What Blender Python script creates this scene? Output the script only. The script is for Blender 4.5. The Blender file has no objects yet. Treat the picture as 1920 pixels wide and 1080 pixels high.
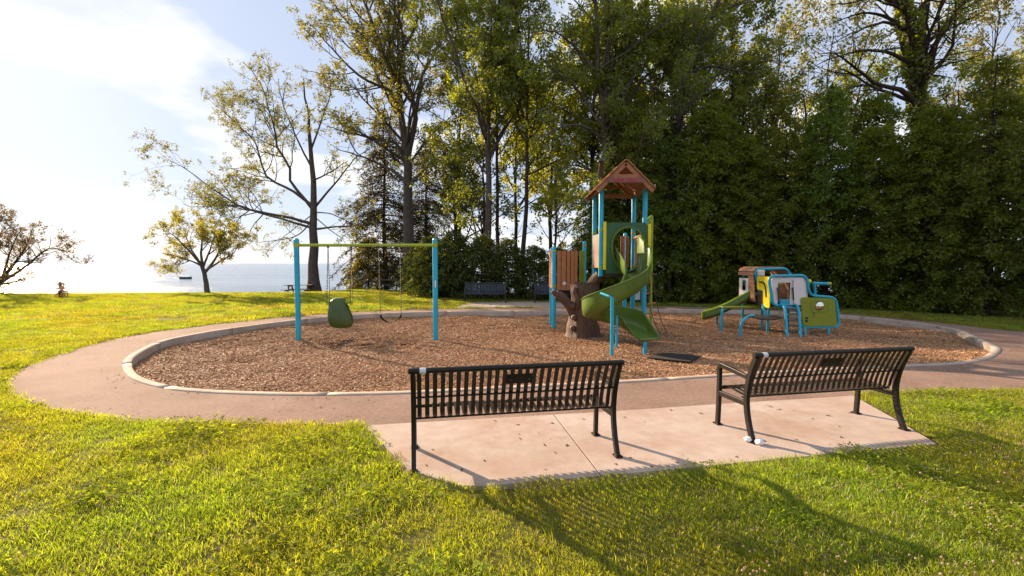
import bpy, bmesh, math, random
import numpy as np
from mathutils import Vector, Matrix

R = math.radians
rng = np.random.default_rng(11)
random.seed(5)
scene = bpy.context.scene
COL = scene.collection

# ------------------------------------------------------------------ camera
CAM_H, FPX, TILT = 1.72, 890.0, math.atan(46 / 890)
cam = bpy.data.cameras.new('camera')
cam.sensor_width = 36
cam.lens = FPX / 1920 * 36
cam.clip_start = 0.05
cam.clip_end = 60000
camo = bpy.data.objects.new('camera', cam)
COL.objects.link(camo)
camo.location = (0, 0, CAM_H)
camo.rotation_euler = (R(90) - TILT, 0, 0)
scene.camera = camo

# ------------------------------------------------------------------ light
SUN_AZ, SUN_EL = 47.0, 21.5          # degrees left of the view axis, above the horizon
world = bpy.data.worlds.new('World')
scene.world = world
world.use_nodes = True
wn, wl = world.node_tree.nodes, world.node_tree.links
wn.clear()
w_out = wn.new('ShaderNodeOutputWorld')
w_bg = wn.new('ShaderNodeBackground')
w_bg.inputs['Strength'].default_value = 0.055
w_sky = wn.new('ShaderNodeTexSky')
w_sky.sky_type = 'NISHITA'
w_sky.sun_disc = False
w_sky.sun_elevation = R(SUN_EL)
w_sky.sun_rotation = R(-SUN_AZ)
w_sky.air_density = 1.0
w_sky.dust_density = 0.5
w_sky.ozone_density = 2.0
# drifting cumulus: noise on the cloud plane overhead, the same all around
tc = wn.new('ShaderNodeTexCoord')
sep = wn.new('ShaderNodeSeparateXYZ')
wl.new(tc.outputs['Generated'], sep.inputs[0])
zz = wn.new('ShaderNodeMath'); zz.operation = 'MAXIMUM'; zz.inputs[1].default_value = 0.0
wl.new(sep.outputs['Z'], zz.inputs[0])
za = wn.new('ShaderNodeMath'); za.operation = 'ADD'; za.inputs[1].default_value = 0.22
wl.new(zz.outputs[0], za.inputs[0])
dx = wn.new('ShaderNodeMath'); dx.operation = 'DIVIDE'
dy = wn.new('ShaderNodeMath'); dy.operation = 'DIVIDE'
wl.new(sep.outputs['X'], dx.inputs[0]); wl.new(za.outputs[0], dx.inputs[1])
wl.new(sep.outputs['Y'], dy.inputs[0]); wl.new(za.outputs[0], dy.inputs[1])
cmb = wn.new('ShaderNodeCombineXYZ')
wl.new(dx.outputs[0], cmb.inputs[0]); wl.new(dy.outputs[0], cmb.inputs[1])
cmb.inputs[2].default_value = 5.2
nz = wn.new('ShaderNodeTexNoise')
nz.inputs['Scale'].default_value = 1.5
nz.inputs['Detail'].default_value = 7
nz.inputs['Roughness'].default_value = 0.52
wl.new(cmb.outputs[0], nz.inputs['Vector'])
rmp = wn.new('ShaderNodeValToRGB')
rmp.color_ramp.elements[0].position = 0.49
rmp.color_ramp.elements[1].position = 0.58
wl.new(nz.outputs['Fac'], rmp.inputs[0])
mxw = wn.new('ShaderNodeMixRGB')
mxw.inputs[2].default_value = (7.6, 7.7, 7.8, 1)
wl.new(rmp.outputs[0], mxw.inputs[0])
veil = wn.new('ShaderNodeMixRGB')          # thin high haze over the whole sky
veil.inputs[0].default_value = 0.8
veil.inputs[2].default_value = (4.7, 5.35, 6.8, 1)
wl.new(w_sky.outputs[0], veil.inputs[1])
wl.new(veil.outputs[0], mxw.inputs[1])
wl.new(mxw.outputs[0], w_bg.inputs['Color'])
wl.new(w_bg.outputs[0], w_out.inputs[0])

sun = bpy.data.lights.new('sun', 'SUN')
sun.energy = 5.0
sun.angle = R(0.55)
sun.color = (1.0, 0.75, 0.50)
suno = bpy.data.objects.new('sun', sun)
COL.objects.link(suno)
sdir = Vector((-math.sin(R(SUN_AZ)) * math.cos(R(SUN_EL)), math.cos(R(SUN_AZ)) * math.cos(R(SUN_EL)), math.sin(R(SUN_EL))))
suno.rotation_euler = (-sdir).to_track_quat('-Z', 'Y').to_euler()
suno.location = sdir * 60

scene.view_settings.view_transform = 'Standard'
scene.view_settings.look = 'None'
scene.view_settings.gamma = 1
scene.view_settings.exposure = 1.35
scene.render.engine = 'CYCLES'
scene.cycles.max_bounces = 7
scene.cycles.diffuse_bounces = 3
scene.cycles.glossy_bounces = 3
scene.cycles.transmission_bounces = 5
scene.cycles.transparent_max_bounces = 6
scene.cycles.sample_clamp_indirect = 4
scene.cycles.caustics_reflective = False
scene.cycles.caustics_refractive = False


# ------------------------------------------------------------------ helpers
def P(px, py, z=0.0):
    """ground point seen at photo pixel (px,py) on the level z"""
    u, v = (px - 960) / FPX, -(py - 540) / FPX
    d = Vector((u, math.cos(TILT) + v * math.sin(TILT), -math.sin(TILT) + v * math.cos(TILT)))
    t = (z - CAM_H) / d.z
    return Vector((d.x * t, d.y * t, z))


def Q(px, py, y):
    """point at depth y behind photo pixel"""
    u, v = (px - 960) / FPX, -(py - 540) / FPX
    d = Vector((u, math.cos(TILT) + v * math.sin(TILT), -math.sin(TILT) + v * math.cos(TILT)))
    t = y / d.y
    return Vector((d.x * t, y, CAM_H + d.z * t))


def tag(o, label=None, cat=None, group=None, kind=None):
    if label: o['label'] = label
    if cat: o['category'] = cat
    if group: o['group'] = group
    if kind: o['kind'] = kind
    return o


def thing(name, label, cat, loc=(0, 0, 0), rz=0.0, group=None):
    o = bpy.data.objects.new(name, None)
    o.empty_display_size = 0.2
    COL.objects.link(o)
    o.location = loc
    o.rotation_euler = (0, 0, rz)
    return tag(o, label, cat, group)


def root_of(o):
    while o.parent:
        o = o.parent
    return o


def link(name, me, parent=None, smooth=False):
    o = bpy.data.objects.new(name, me)
    COL.objects.link(o)
    if parent: o.parent = parent
    if smooth:
        me.polygons.foreach_set('use_smooth', [True] * len(me.polygons))
    return o


def np_mesh(name, V, F, mat, smooth=False):
    """V (n,3); F list of (m,k) int arrays"""
    me = bpy.data.meshes.new(name)
    V = np.asarray(V, dtype=np.float32)
    F = [np.asarray(f, dtype=np.int32) for f in F if len(f)]
    nl = sum(f.size for f in F)
    nf = sum(len(f) for f in F)
    me.vertices.add(len(V))
    me.vertices.foreach_set('co', V.ravel())
    me.loops.add(nl)
    me.loops.foreach_set('vertex_index', np.concatenate([f.ravel() for f in F]))
    me.polygons.add(nf)
    starts, s = [], 0
    for f in F:
        k = f.shape[1]
        starts.append(np.arange(len(f), dtype=np.int32) * k + s)
        s += f.size
    me.polygons.foreach_set('loop_start', np.concatenate(starts))
    if smooth:
        me.polygons.foreach_set('use_smooth', np.ones(nf, dtype=bool))
    me.update(calc_edges=True)
    me.validate()
    if mat: me.materials.append(mat)
    return me


class MB:
    """collects boxes, tubes and prisms into one mesh"""
    def __init__(s, off=(0, 0, 0)):
        s.v, s.f, s.off = [], [], Vector(off)

    def add(s, vs, fs):
        n = len(s.v)
        s.v += [tuple(Vector(v) - s.off) for v in vs]
        s.f += [tuple(i + n for i in f) for f in fs]
        return s

    def box(s, c, size, rot=None):
        c = Vector(c)
        M = rot or Matrix.Identity(3)
        hx, hy, hz = size[0] / 2, size[1] / 2, size[2] / 2
        vs = [c + M @ Vector((x * hx, y * hy, z * hz)) for x in (-1, 1) for y in (-1, 1) for z in (-1, 1)]
        return s.add(vs, [(0, 1, 3, 2), (4, 6, 7, 5), (0, 4, 5, 1), (2, 3, 7, 6), (0, 2, 6, 4), (1, 5, 7, 3)])

    def bar(s, a, b, w, h, up=(0, 0, 1)):
        a, b = Vector(a), Vector(b)
        t = (b - a).normalized()
        sd = t.cross(Vector(up))
        if sd.length < 1e-4: sd = t.cross(Vector((1, 0, 0)))
        sd.normalize()
        u = sd.cross(t).normalized()
        M = Matrix((t, sd, u)).transposed()
        return s.box((a + b) / 2, ((b - a).length, w, h), M)

    def tube(s, pts, r, n=8, caps=True, closed=False, up=None):
        pts = [Vector(p) for p in pts]
        m = len(pts)
        rs = list(r) if hasattr(r, '__len__') else [r] * m
        tans = []
        for i in range(m):
            if closed:
                t = pts[(i + 1) % m] - pts[i - 1]
            else:
                t = pts[min(i + 1, m - 1)] - pts[max(i - 1, 0)]
            tans.append(t.normalized())
        ref = Vector(up) if up else (Vector((0, 0, 1)) if abs(tans[0].z) < 0.9 else Vector((1, 0, 0)))
        u = (ref - tans[0] * ref.dot(tans[0])).normalized()
        vs = []
        for i in range(m):
            u = (u - tans[i] * u.dot(tans[i])).normalized()
            w = tans[i].cross(u)
            for k in range(n):
                a = 2 * math.pi * k / n
                vs.append(pts[i] + (u * math.cos(a) + w * math.sin(a)) * rs[i])
        fs = []
        for i in range(m if closed else m - 1):
            j = (i + 1) % m
            for k in range(n):
                l = (k + 1) % n
                fs.append((i * n + k, i * n + l, j * n + l, j * n + k))
        if caps and not closed:
            fs.append(tuple(range(n - 1, -1, -1)))
            fs.append(tuple((m - 1) * n + k for k in range(n)))
        return s.add(vs, fs)

    def strip(s, pts, width_vec, thick):
        """flat bar bent along pts, as wide as width_vec, thick along the normal"""
        pts = [Vector(p) for p in pts]
        wv = Vector(width_vec) / 2
        wn_ = wv.normalized()
        vs, fs = [], []
        m = len(pts)
        for i in range(m):
            t = (pts[min(i + 1, m - 1)] - pts[max(i - 1, 0)]).normalized()
            nn = t.cross(wn_).normalized() * (thick / 2)
            vs += [pts[i] - wv - nn, pts[i] + wv - nn, pts[i] + wv + nn, pts[i] - wv + nn]
        for i in range(m - 1):
            for k in range(4):
                l = (k + 1) % 4
                fs.append((i * 4 + k, i * 4 + l, i * 4 + 4 + l, i * 4 + 4 + k))
        fs += [(3, 2, 1, 0), tuple(4 * (m - 1) + k for k in range(4))]
        return s.add(vs, fs)

    def plate(s, outline, nrm, thick):
        """flat outline extruded by thick along nrm"""
        nrm = Vector(nrm)
        a = [Vector(p) for p in outline]
        b = [p + nrm * thick for p in a]
        n = len(a)
        fs = [tuple(range(n - 1, -1, -1)), tuple(n + k for k in range(n))]
        fs += [(k, (k + 1) % n, n + (k + 1) % n, n + k) for k in range(n)]
        return s.add(a + b, fs)

    def ring(s, outer, inner, nrm, thick):
        """plate with a hole, outer and inner have the same count"""
        nrm = Vector(nrm) * thick
        n = len(outer)
        A, B = [Vector(p) for p in outer], [Vector(p) for p in inner]
        vs = A + B + [p + nrm for p in A] + [p + nrm for p in B]
        fs = []
        for k in range(n):
            l = (k + 1) % n
            fs += [(k, l, n + l, n + k), (2 * n + k, 3 * n + k, 3 * n + l, 2 * n + l),
                   (k, 2 * n + k, 2 * n + l, l), (n + k, n + l, 3 * n + l, 3 * n + k)]
        return s.add(vs, fs)

    def mesh(s, name, mat):
        me = bpy.data.meshes.new(name)
        me.from_pydata(s.v, [], s.f)
        me.materials.append(mat)
        bm = bmesh.new(); bm.from_mesh(me)
        bmesh.ops.recalc_face_normals(bm, faces=bm.faces)
        bm.to_mesh(me); bm.free()
        return me

    def build(s, name, mat, parent=None, smooth=False, bevel=0.0):
        o = link(name, s.mesh(name, mat), parent, smooth)
        if bevel:
            m = o.modifiers.new('edge', 'BEVEL')
            m.width = bevel; m.segments = 2; m.limit_method = 'ANGLE'
        if smooth:
            try:
                o.data.set_sharp_from_angle(angle=R(40))
            except Exception:
                pass
        return o


def catmull(pts, per=8, closed=False):
    p = [np.array(q, float) for q in pts]
    n = len(p)
    out = []
    rngi = range(n) if closed else range(n - 1)
    for i in rngi:
        if closed:
            a, b, c, d = p[i - 1], p[i], p[(i + 1) % n], p[(i + 2) % n]
        else:
            a, b, c, d = p[max(i - 1, 0)], p[i], p[i + 1], p[min(i + 2, n - 1)]
        for k in range(per):
            t = k / per
            out.append(0.5 * ((2 * b) + (c - a) * t + (2 * a - 5 * b + 4 * c - d) * t * t + (3 * b - a - 3 * c + d) * t ** 3))
    if not closed: out.append(p[-1])
    return np.array(out)


def rounded(pts, r, seg=5, closed=True):
    """polyline with its corners rounded by radius r"""
    pts = [Vector(p) for p in pts]
    n = len(pts)
    out = []
    for i in range(n):
        if not closed and i in (0, n - 1):
            out.append(pts[i]); continue
        a, b, c = pts[i - 1], pts[i], pts[(i + 1) % n]
        ra = min(r, (a - b).length * 0.49); rc = min(r, (c - b).length * 0.49)
        p0, p1 = b + (a - b).normalized() * ra, b + (c - b).normalized() * rc
        for k in range(seg + 1):
            t = k / seg
            out.append(p0 * (1 - t) ** 2 + b * 2 * t * (1 - t) + p1 * t * t)
    return out


def poly_dist(poly, x, y):
    """signed distance (positive inside) of points to a closed polygon"""
    poly = np.asarray(poly)[:, :2]
    x, y = np.asarray(x, float), np.asarray(y, float)
    best = np.full(x.shape, 1e9)
    ins = np.zeros(x.shape, bool)
    n = len(poly)
    for i in range(n):
        ax, ay = poly[i]; bx, by = poly[(i + 1) % n]
        ex, ey = bx - ax, by - ay
        L = ex * ex + ey * ey + 1e-12
        t = np.clip(((x - ax) * ex + (y - ay) * ey) / L, 0, 1)
        best = np.minimum(best, (x - ax - t * ex) ** 2 + (y - ay - t * ey) ** 2)
        c = ((ay > y) != (by > y))
        with np.errstate(divide='ignore', invalid='ignore'):
            xi = ex * (y - ay) / (ey if abs(ey) > 1e-12 else 1e-12) + ax
        ins ^= c & (x < xi)
    d = np.sqrt(best)
    return np.where(ins, d, -d)


def snoise(x, y, seed=0, f=1.0):
    """cheap smooth noise in -1..1 from summed sines"""
    r = np.random.default_rng(seed)
    s = 0
    for k in range(6):
        a = r.uniform(0, 6.28); q = f * (0.6 + 0.35 * k)
        s = s + np.sin(x * math.cos(a) * q + y * math.sin(a) * q + r.uniform(0, 6.28)) / (1 + 0.45 * k)
    return s / 3.2


# ------------------------------------------------------------------ materials
def mat_new(name):
    m = bpy.data.materials.new(name)
    m.use_nodes = True
    nt = m.node_tree
    nt.nodes.clear()
    out = nt.nodes.new('ShaderNodeOutputMaterial')
    return m, nt, out


def surf(name, col, rough=0.6, var=0.12, scale=6.0, bump=0.0, bscale=40.0, metal=0.0, col2=None, spec=0.5, coat=0.0, vec='Object', stretch=None, detail=6, stain=None):
    """procedural paint / stone / wood: two tones through noise, wear in roughness, fine bump"""
    m, nt, out = mat_new(name)
    N, L = nt.nodes, nt.links
    b = N.new('ShaderNodeBsdfPrincipled')
    tcn = N.new('ShaderNodeTexCoord')
    src = tcn.outputs[vec]
    if stretch:
        mp = N.new('ShaderNodeMapping')
        mp.inputs['Scale'].default_value = stretch
        L.new(src, mp.inputs[0]); src = mp.outputs[0]
    n1 = N.new('ShaderNodeTexNoise')
    n1.inputs['Scale'].default_value = scale
    n1.inputs['Detail'].default_value = detail
    n1.inputs['Roughness'].default_value = 0.6
    L.new(src, n1.inputs['Vector'])
    rp = N.new('ShaderNodeValToRGB')
    c2 = col2 or tuple(min(1, c * (1 - 2.2 * var)) for c in col)
    c1 = tuple(min(1, c * (1 + var)) for c in col) if not col2 else col
    rp.color_ramp.elements[0].position = 0.3; rp.color_ramp.elements[0].color = (*c2, 1)
    rp.color_ramp.elements[1].position = 0.68; rp.color_ramp.elements[1].color = (*c1, 1)
    L.new(n1.outputs['Fac'], rp.inputs[0])
    csrc = rp.outputs[0]
    if stain:
        n3 = N.new('ShaderNodeTexNoise')
        n3.inputs['Scale'].default_value = stain[0]; n3.inputs['Detail'].default_value = 4; n3.inputs['Roughness'].default_value = 0.7
        L.new(src, n3.inputs['Vector'])
        r3 = N.new('ShaderNodeValToRGB')
        r3.color_ramp.elements[0].position = 0.36; r3.color_ramp.elements[0].color = (*stain[1], 1)
        r3.color_ramp.elements[1].position = 0.60; r3.color_ramp.elements[1].color = (1, 1, 1, 1)
        L.new(n3.outputs['Fac'], r3.inputs[0])
        mu = N.new('ShaderNodeMixRGB'); mu.blend_type = 'MULTIPLY'; mu.inputs[0].default_value = 1
        L.new(csrc, mu.inputs[1]); L.new(r3.outputs[0], mu.inputs[2]); csrc = mu.outputs[0]
    L.new(csrc, b.inputs['Base Color'])
    b.inputs['Roughness'].default_value = rough
    mr = N.new('ShaderNodeMapRange')
    mr.inputs['To Min'].default_value = max(0.03, rough - 0.12)
    mr.inputs['To Max'].default_value = min(1, rough + 0.12)
    L.new(n1.outputs['Fac'], mr.inputs['Value'])
    L.new(mr.outputs[0], b.inputs['Roughness'])
    b.inputs['Metallic'].default_value = metal
    b.inputs['Specular IOR Level'].default_value = spec
    b.inputs['Coat Weight'].default_value = coat
    if bump:
        n2 = N.new('ShaderNodeTexNoise')
        n2.inputs['Scale'].default_value = bscale
        n2.inputs['Detail'].default_value = 5
        L.new(src, n2.inputs['Vector'])
        bp = N.new('ShaderNodeBump')
        bp.inputs['Strength'].default_value = bump
        bp.inputs['Distance'].default_value = 0.02
        L.new(n2.outputs['Fac'], bp.inputs['Height'])
        L.new(bp.outputs[0], b.inputs['Normal'])
    L.new(b.outputs[0], out.inputs[0])
    return m


def leaf_mat(name, ca, cb, trans=0.5, tcol=(0.30, 0.34, 0.03), rough=0.5, objvar=0.0, gloss=0.10, straw=None):
    """thin leaf: two tones by island, light passes through"""
    m, nt, out = mat_new(name)
    N, L = nt.nodes, nt.links
    g = N.new('ShaderNodeNewGeometry')
    rp = N.new('ShaderNodeMixRGB')
    rp.inputs[1].default_value = (*ca, 1); rp.inputs[2].default_value = (*cb, 1)
    L.new(g.outputs['Random Per Island'], rp.inputs[0])
    col = rp.outputs[0]
    tm = N.new('ShaderNodeMixRGB')
    tm.inputs[1].default_value = (*tcol, 1)
    tm.inputs[2].default_value = (*[c * 0.62 for c in tcol], 1)
    L.new(g.outputs['Random Per Island'], tm.inputs[0])
    tcol_o = tm.outputs[0]
    if straw:                       # a share of dead, straw-coloured blades
        gt = N.new('ShaderNodeMath'); gt.operation = 'GREATER_THAN'; gt.inputs[1].default_value = 0.92
        L.new(g.outputs['Random Per Island'], gt.inputs[0])
        for which in (0, 1):
            ms = N.new('ShaderNodeMixRGB'); ms.inputs[2].default_value = (*straw, 1)
            L.new(gt.outputs[0], ms.inputs[0]); L.new(col if which == 0 else tcol_o, ms.inputs[1])
            if which == 0: col = ms.outputs[0]
            else: tcol_o = ms.outputs[0]
    if objvar:
        oi = N.new('ShaderNodeObjectInfo')
        tn = N.new('ShaderNodeTexNoise'); tn.inputs['Scale'].default_value = 0.45; tn.inputs['Detail'].default_value = 3
        L.new(oi.outputs['Location'], tn.inputs['Vector'])
        for which in (0, 1):
            hs = N.new('ShaderNodeHueSaturation')
            mr = N.new('ShaderNodeMapRange')
            mr.inputs['From Min'].default_value = 0.3; mr.inputs['From Max'].default_value = 0.7
            mr.inputs['To Min'].default_value = 0.5 + 0.04 * objvar; mr.inputs['To Max'].default_value = 0.5 - 0.02 * objvar
            L.new(tn.outputs['Fac'], mr.inputs['Value'])
            L.new(mr.outputs[0], hs.inputs['Hue'])
            mv = N.new('ShaderNodeMapRange')
            mv.inputs['To Min'].default_value = 1 - 0.35 * objvar; mv.inputs['To Max'].default_value = 1 + 0.3 * objvar
            L.new(oi.outputs['Random'], mv.inputs['Value'])
            L.new(mv.outputs[0], hs.inputs['Value'])
            if which == 0:
                L.new(col, hs.inputs['Color']); col = hs.outputs[0]
            else:
                L.new(tcol_o, hs.inputs['Color']); tcol_o = hs.outputs[0]
    d = N.new('ShaderNodeBsdfDiffuse'); L.new(col, d.inputs[0])
    t = N.new('ShaderNodeBsdfTranslucent'); L.new(tcol_o, t.inputs[0])
    mx = N.new('ShaderNodeMixShader'); mx.inputs[0].default_value = trans
    L.new(d.outputs[0], mx.inputs[1]); L.new(t.outputs[0], mx.inputs[2])
    gl = N.new('ShaderNodeBsdfGlossy'); gl.inputs['Roughness'].default_value = rough
    gl.inputs['Color'].default_value = (0.6, 0.6, 0.55, 1)
    m2 = N.new('ShaderNodeMixShader'); m2.inputs[0].default_value = gloss
    L.new(mx.outputs[0], m2.inputs[1]); L.new(gl.outputs[0], m2.inputs[2])
    L.new(m2.outputs[0], out.inputs[0])
    return m


def island_mat(name, cols, rough=0.7, spec=0.3):
    m, nt, out = mat_new(name)
    N, L = nt.nodes, nt.links
    g = N.new('ShaderNodeNewGeometry')
    rp = N.new('ShaderNodeValToRGB')
    e = rp.color_ramp.elements
    while len(e) < len(cols): e.new(0.5)
    for i, c in enumerate(cols):
        e[i].position = i / (len(cols) - 1); e[i].color = (*c, 1)
    L.new(g.outputs['Random Per Island'], rp.inputs[0])
    b = N.new('ShaderNodeBsdfPrincipled')
    b.inputs['Roughness'].default_value = rough
    b.inputs['Specular IOR Level'].default_value = spec
    L.new(rp.outputs[0], b.inputs['Base Color'])
    L.new(b.outputs[0], out.inputs[0])
    return m


M = {}
M['lawn'] = surf('lawn_soil', (0.12, 0.12, 0.022), 0.95, col2=(0.065, 0.065, 0.018), scale=1.4, bump=0.6, bscale=30, spec=0.1)
M['concrete'] = surf('concrete', (0.49, 0.405, 0.355), 0.85, col2=(0.42, 0.34, 0.295), scale=7, bump=0.3, bscale=160, spec=0.2, detail=12, stain=(1.1, (0.86, 0.76, 0.70)))
M['kerb'] = surf('kerb_concrete', (0.47, 0.395, 0.34), 0.85, col2=(0.38, 0.32, 0.275), scale=6.0, bump=0.3, bscale=120, spec=0.2, detail=12, stain=(1.6, (0.82, 0.77, 0.72)))
M['asphalt'] = surf('aged_asphalt', (0.33, 0.225, 0.18), 0.9, col2=(0.20, 0.135, 0.105), scale=22.0, bump=0.4, bscale=200, spec=0.2, detail=14, stain=(0.9, (0.78, 0.74, 0.72)))
M['mulch_bed'] = surf('mulch_bed', (0.30, 0.18, 0.115), 0.95, col2=(0.12, 0.07, 0.045), scale=16, bump=0.6, bscale=60, spec=0.1)
M['chip'] = island_mat('wood_chip', [(0.11, 0.05, 0.026), (0.36, 0.185, 0.095), (0.54, 0.315, 0.17), (0.21, 0.105, 0.055), (0.70, 0.48, 0.29)], 0.75)
M['blue'] = surf('blue_powder_coat', (0.010, 0.36, 0.55), 0.34, 0.08, 3.0, spec=0.5)
M['lime'] = surf('lime_powder_coat', (0.30, 0.42, 0.02), 0.4, 0.08, 3.0)
M['yellow'] = surf('yellow_plastic', (0.75, 0.62, 0.01), 0.42, 0.05, 3.0)
M['olive'] = surf('olive_plastic', (0.22, 0.26, 0.010), 0.45, 0.08, 2.0)
M['green'] = surf('green_slide_plastic', (0.088, 0.155, 0.018), 0.36, 0.1, 2.0, spec=0.5)
M['dark_green'] = surf('dark_green_plastic', (0.022, 0.10, 0.035), 0.4, 0.1, 3.0)
M['seat_green'] = surf('seat_green_plastic', (0.045, 0.085, 0.015), 0.45, 0.12, 3.0)
M['white_panel'] = surf('white_plastic_panel', (0.66, 0.64, 0.66), 0.45, 0.04, 3.0)
M['black'] = surf('black_powder_coat', (0.022, 0.018, 0.016), 0.36, 0.25, 8.0, spec=0.5)
M['bench_brown'] = surf('dark_bronze_coat', (0.013, 0.009, 0.007), 0.42, 0.25, 6.0, spec=0.32)
M['slat_sheen'] = surf('brown_sheen_slat', (0.028, 0.016, 0.011), 0.36, 0.25, 6.0, spec=0.4)  # slats lighter than the frame: their lit brown sheen is put into the colour
M['slat_sky_tint'] = surf('sky_reflection_slat', (0.018, 0.027, 0.065), 0.4, 0.2, 6.0)  # bluish sky reflection on the far bench slats, put into the base colour
M['rubber'] = surf('black_rubber', (0.014, 0.011, 0.010), 0.9, 0.2, 14.0, bump=0.3)
M['steel'] = surf('dull_chain', (0.13, 0.115, 0.10), 0.5, 0.2, 20.0, metal=0.8)
M['plank'] = surf('brown_plastic_lumber', (0.44, 0.18, 0.065), 0.6, col2=(0.32, 0.12, 0.045), scale=5, bump=0.3, bscale=30, stretch=(1, 1, 8))
M['roof'] = surf('roof_plastic_board', (0.42, 0.18, 0.08), 0.6, col2=(0.27, 0.11, 0.05), scale=5, bump=0.35, bscale=30, stretch=(6, 1, 6))
M['cedar_plank'] = surf('pale_slat', (0.48, 0.24, 0.14), 0.6, col2=(0.36, 0.17, 0.09), scale=5, bump=0.2, bscale=30, stretch=(1, 8, 8))
M['sign_red'] = surf('sign_lettering', (0.42, 0.02, 0.05), 0.5, 0.05)
M['sign_board'] = surf('sign_board', (0.23, 0.10, 0.075), 0.6, 0.15, 8)
M['stump'] = surf('moulded_stump', (0.13, 0.07, 0.045), 0.75, col2=(0.05, 0.027, 0.019), scale=5, bump=0.9, bscale=14, stretch=(4, 4, 1))
M['bark'] = surf('grey_brown_bark', (0.15, 0.125, 0.115), 0.95, col2=(0.07, 0.056, 0.05), scale=5, bump=1.0, bscale=11, stretch=(3, 3, 0.7), spec=0.1)
M['bark_dark'] = surf('dark_bark', (0.085, 0.06, 0.05), 0.95, col2=(0.035, 0.025, 0.021), scale=5, bump=1.0, bscale=11, stretch=(3, 3, 0.7), spec=0.1)
M['old_wood'] = surf('weathered_wood', (0.16, 0.12, 0.095), 0.85, col2=(0.09, 0.065, 0.05), scale=6, bump=0.4, bscale=30, stretch=(1, 8, 8))
M['red_wood'] = surf('reddish_wood', (0.30, 0.11, 0.07), 0.7, col2=(0.2, 0.07, 0.05), scale=6, stretch=(8, 8, 1))
M['label'] = surf('pale_label', (0.62, 0.64, 0.70), 0.5, 0.03)
M['sign_blue'] = surf('sign_blue', (0.03, 0.06, 0.35), 0.5, 0.03)
M['bag'] = surf('white_sandbag', (0.78, 0.76, 0.78), 0.6, 0.06, 12, bump=0.5, bscale=30)
M['mirror'] = surf('chrome_dome', (0.75, 0.72, 0.68), 0.1, 0.03, metal=1.0)
M['dry_leaf'] = island_mat('dry_leaf', [(0.10, 0.045, 0.02), (0.2, 0.1, 0.04), (0.05, 0.03, 0.02)])
M['boat'] = surf('dark_boat', (0.05, 0.055, 0.07), 0.6, 0.1)


G = dict(objvar=1.0)
M['flower'] = leaf_mat('clover_flower', (0.58, 0.47, 0.36), (0.42, 0.28, 0.17), 0.4, (0.70, 0.54, 0.38), gloss=0.0)
M['blade'] = leaf_mat('grass_blade', (0.17, 0.225, 0.014), (0.30, 0.30, 0.022), 0.58, (0.66, 0.66, 0.02), 0.45, 1.3, 0.05, straw=(0.42, 0.30, 0.12))
M['clover'] = leaf_mat('clover_leaf', (0.19, 0.24, 0.02), (0.26, 0.29, 0.025), 0.5, (0.60, 0.62, 0.02), 0.6, 1.0, 0.02)
M['leaf_sparse'] = leaf_mat('spring_leaf_olive', (0.10, 0.105, 0.02), (0.15, 0.14, 0.022), 0.52, (0.42, 0.38, 0.03))
M['leaf_gold'] = leaf_mat('spring_leaf_gold', (0.17, 0.16, 0.022), (0.24, 0.21, 0.025), 0.55, (0.62, 0.54, 0.03))
M['leaf_maple'] = leaf_mat('maple_leaf', (0.07, 0.115, 0.012), (0.14, 0.17, 0.018), 0.58, (0.54, 0.58, 0.018))
M['leaf_dark'] = leaf_mat('dark_leaf', (0.06, 0.10, 0.012), (0.12, 0.15, 0.018), 0.5, (0.42, 0.46, 0.016))
M['leaf_hedge'] = leaf_mat('hedge_leaf', (0.04, 0.065, 0.014), (0.085, 0.11, 0.02), 0.3, (0.22, 0.25, 0.016), gloss=0.04)
M['leaf_cedar'] = leaf_mat('cedar_spray', (0.062, 0.105, 0.012), (0.17, 0.20, 0.022), 0.40, (0.38, 0.42, 0.016), gloss=0.03)
M['leaf_spruce'] = leaf_mat('spruce_needles', (0.045, 0.05, 0.022), (0.085, 0.075, 0.03), 0.25, (0.20, 0.15, 0.03), gloss=0.05)
M['leaf_bronze'] = leaf_mat('bronze_leaf', (0.12, 0.09, 0.045), (0.17, 0.12, 0.05), 0.45, (0.32, 0.22, 0.07))
M['leaf_glow'] = leaf_mat('backlit_maple_leaf', (0.09, 0.13, 0.012), (0.15, 0.18, 0.016), 0.64, (0.78, 0.76, 0.02))  # brighter copy of the maple leaf, backlit glow put into its colour
M['leaf_sunset'] = leaf_mat('warm_far_leaf', (0.17, 0.16, 0.03), (0.24, 0.18, 0.04), 0.5, (0.42, 0.38, 0.04))  # orange sunlight on the far crowns, put into the leaf colour


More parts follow.
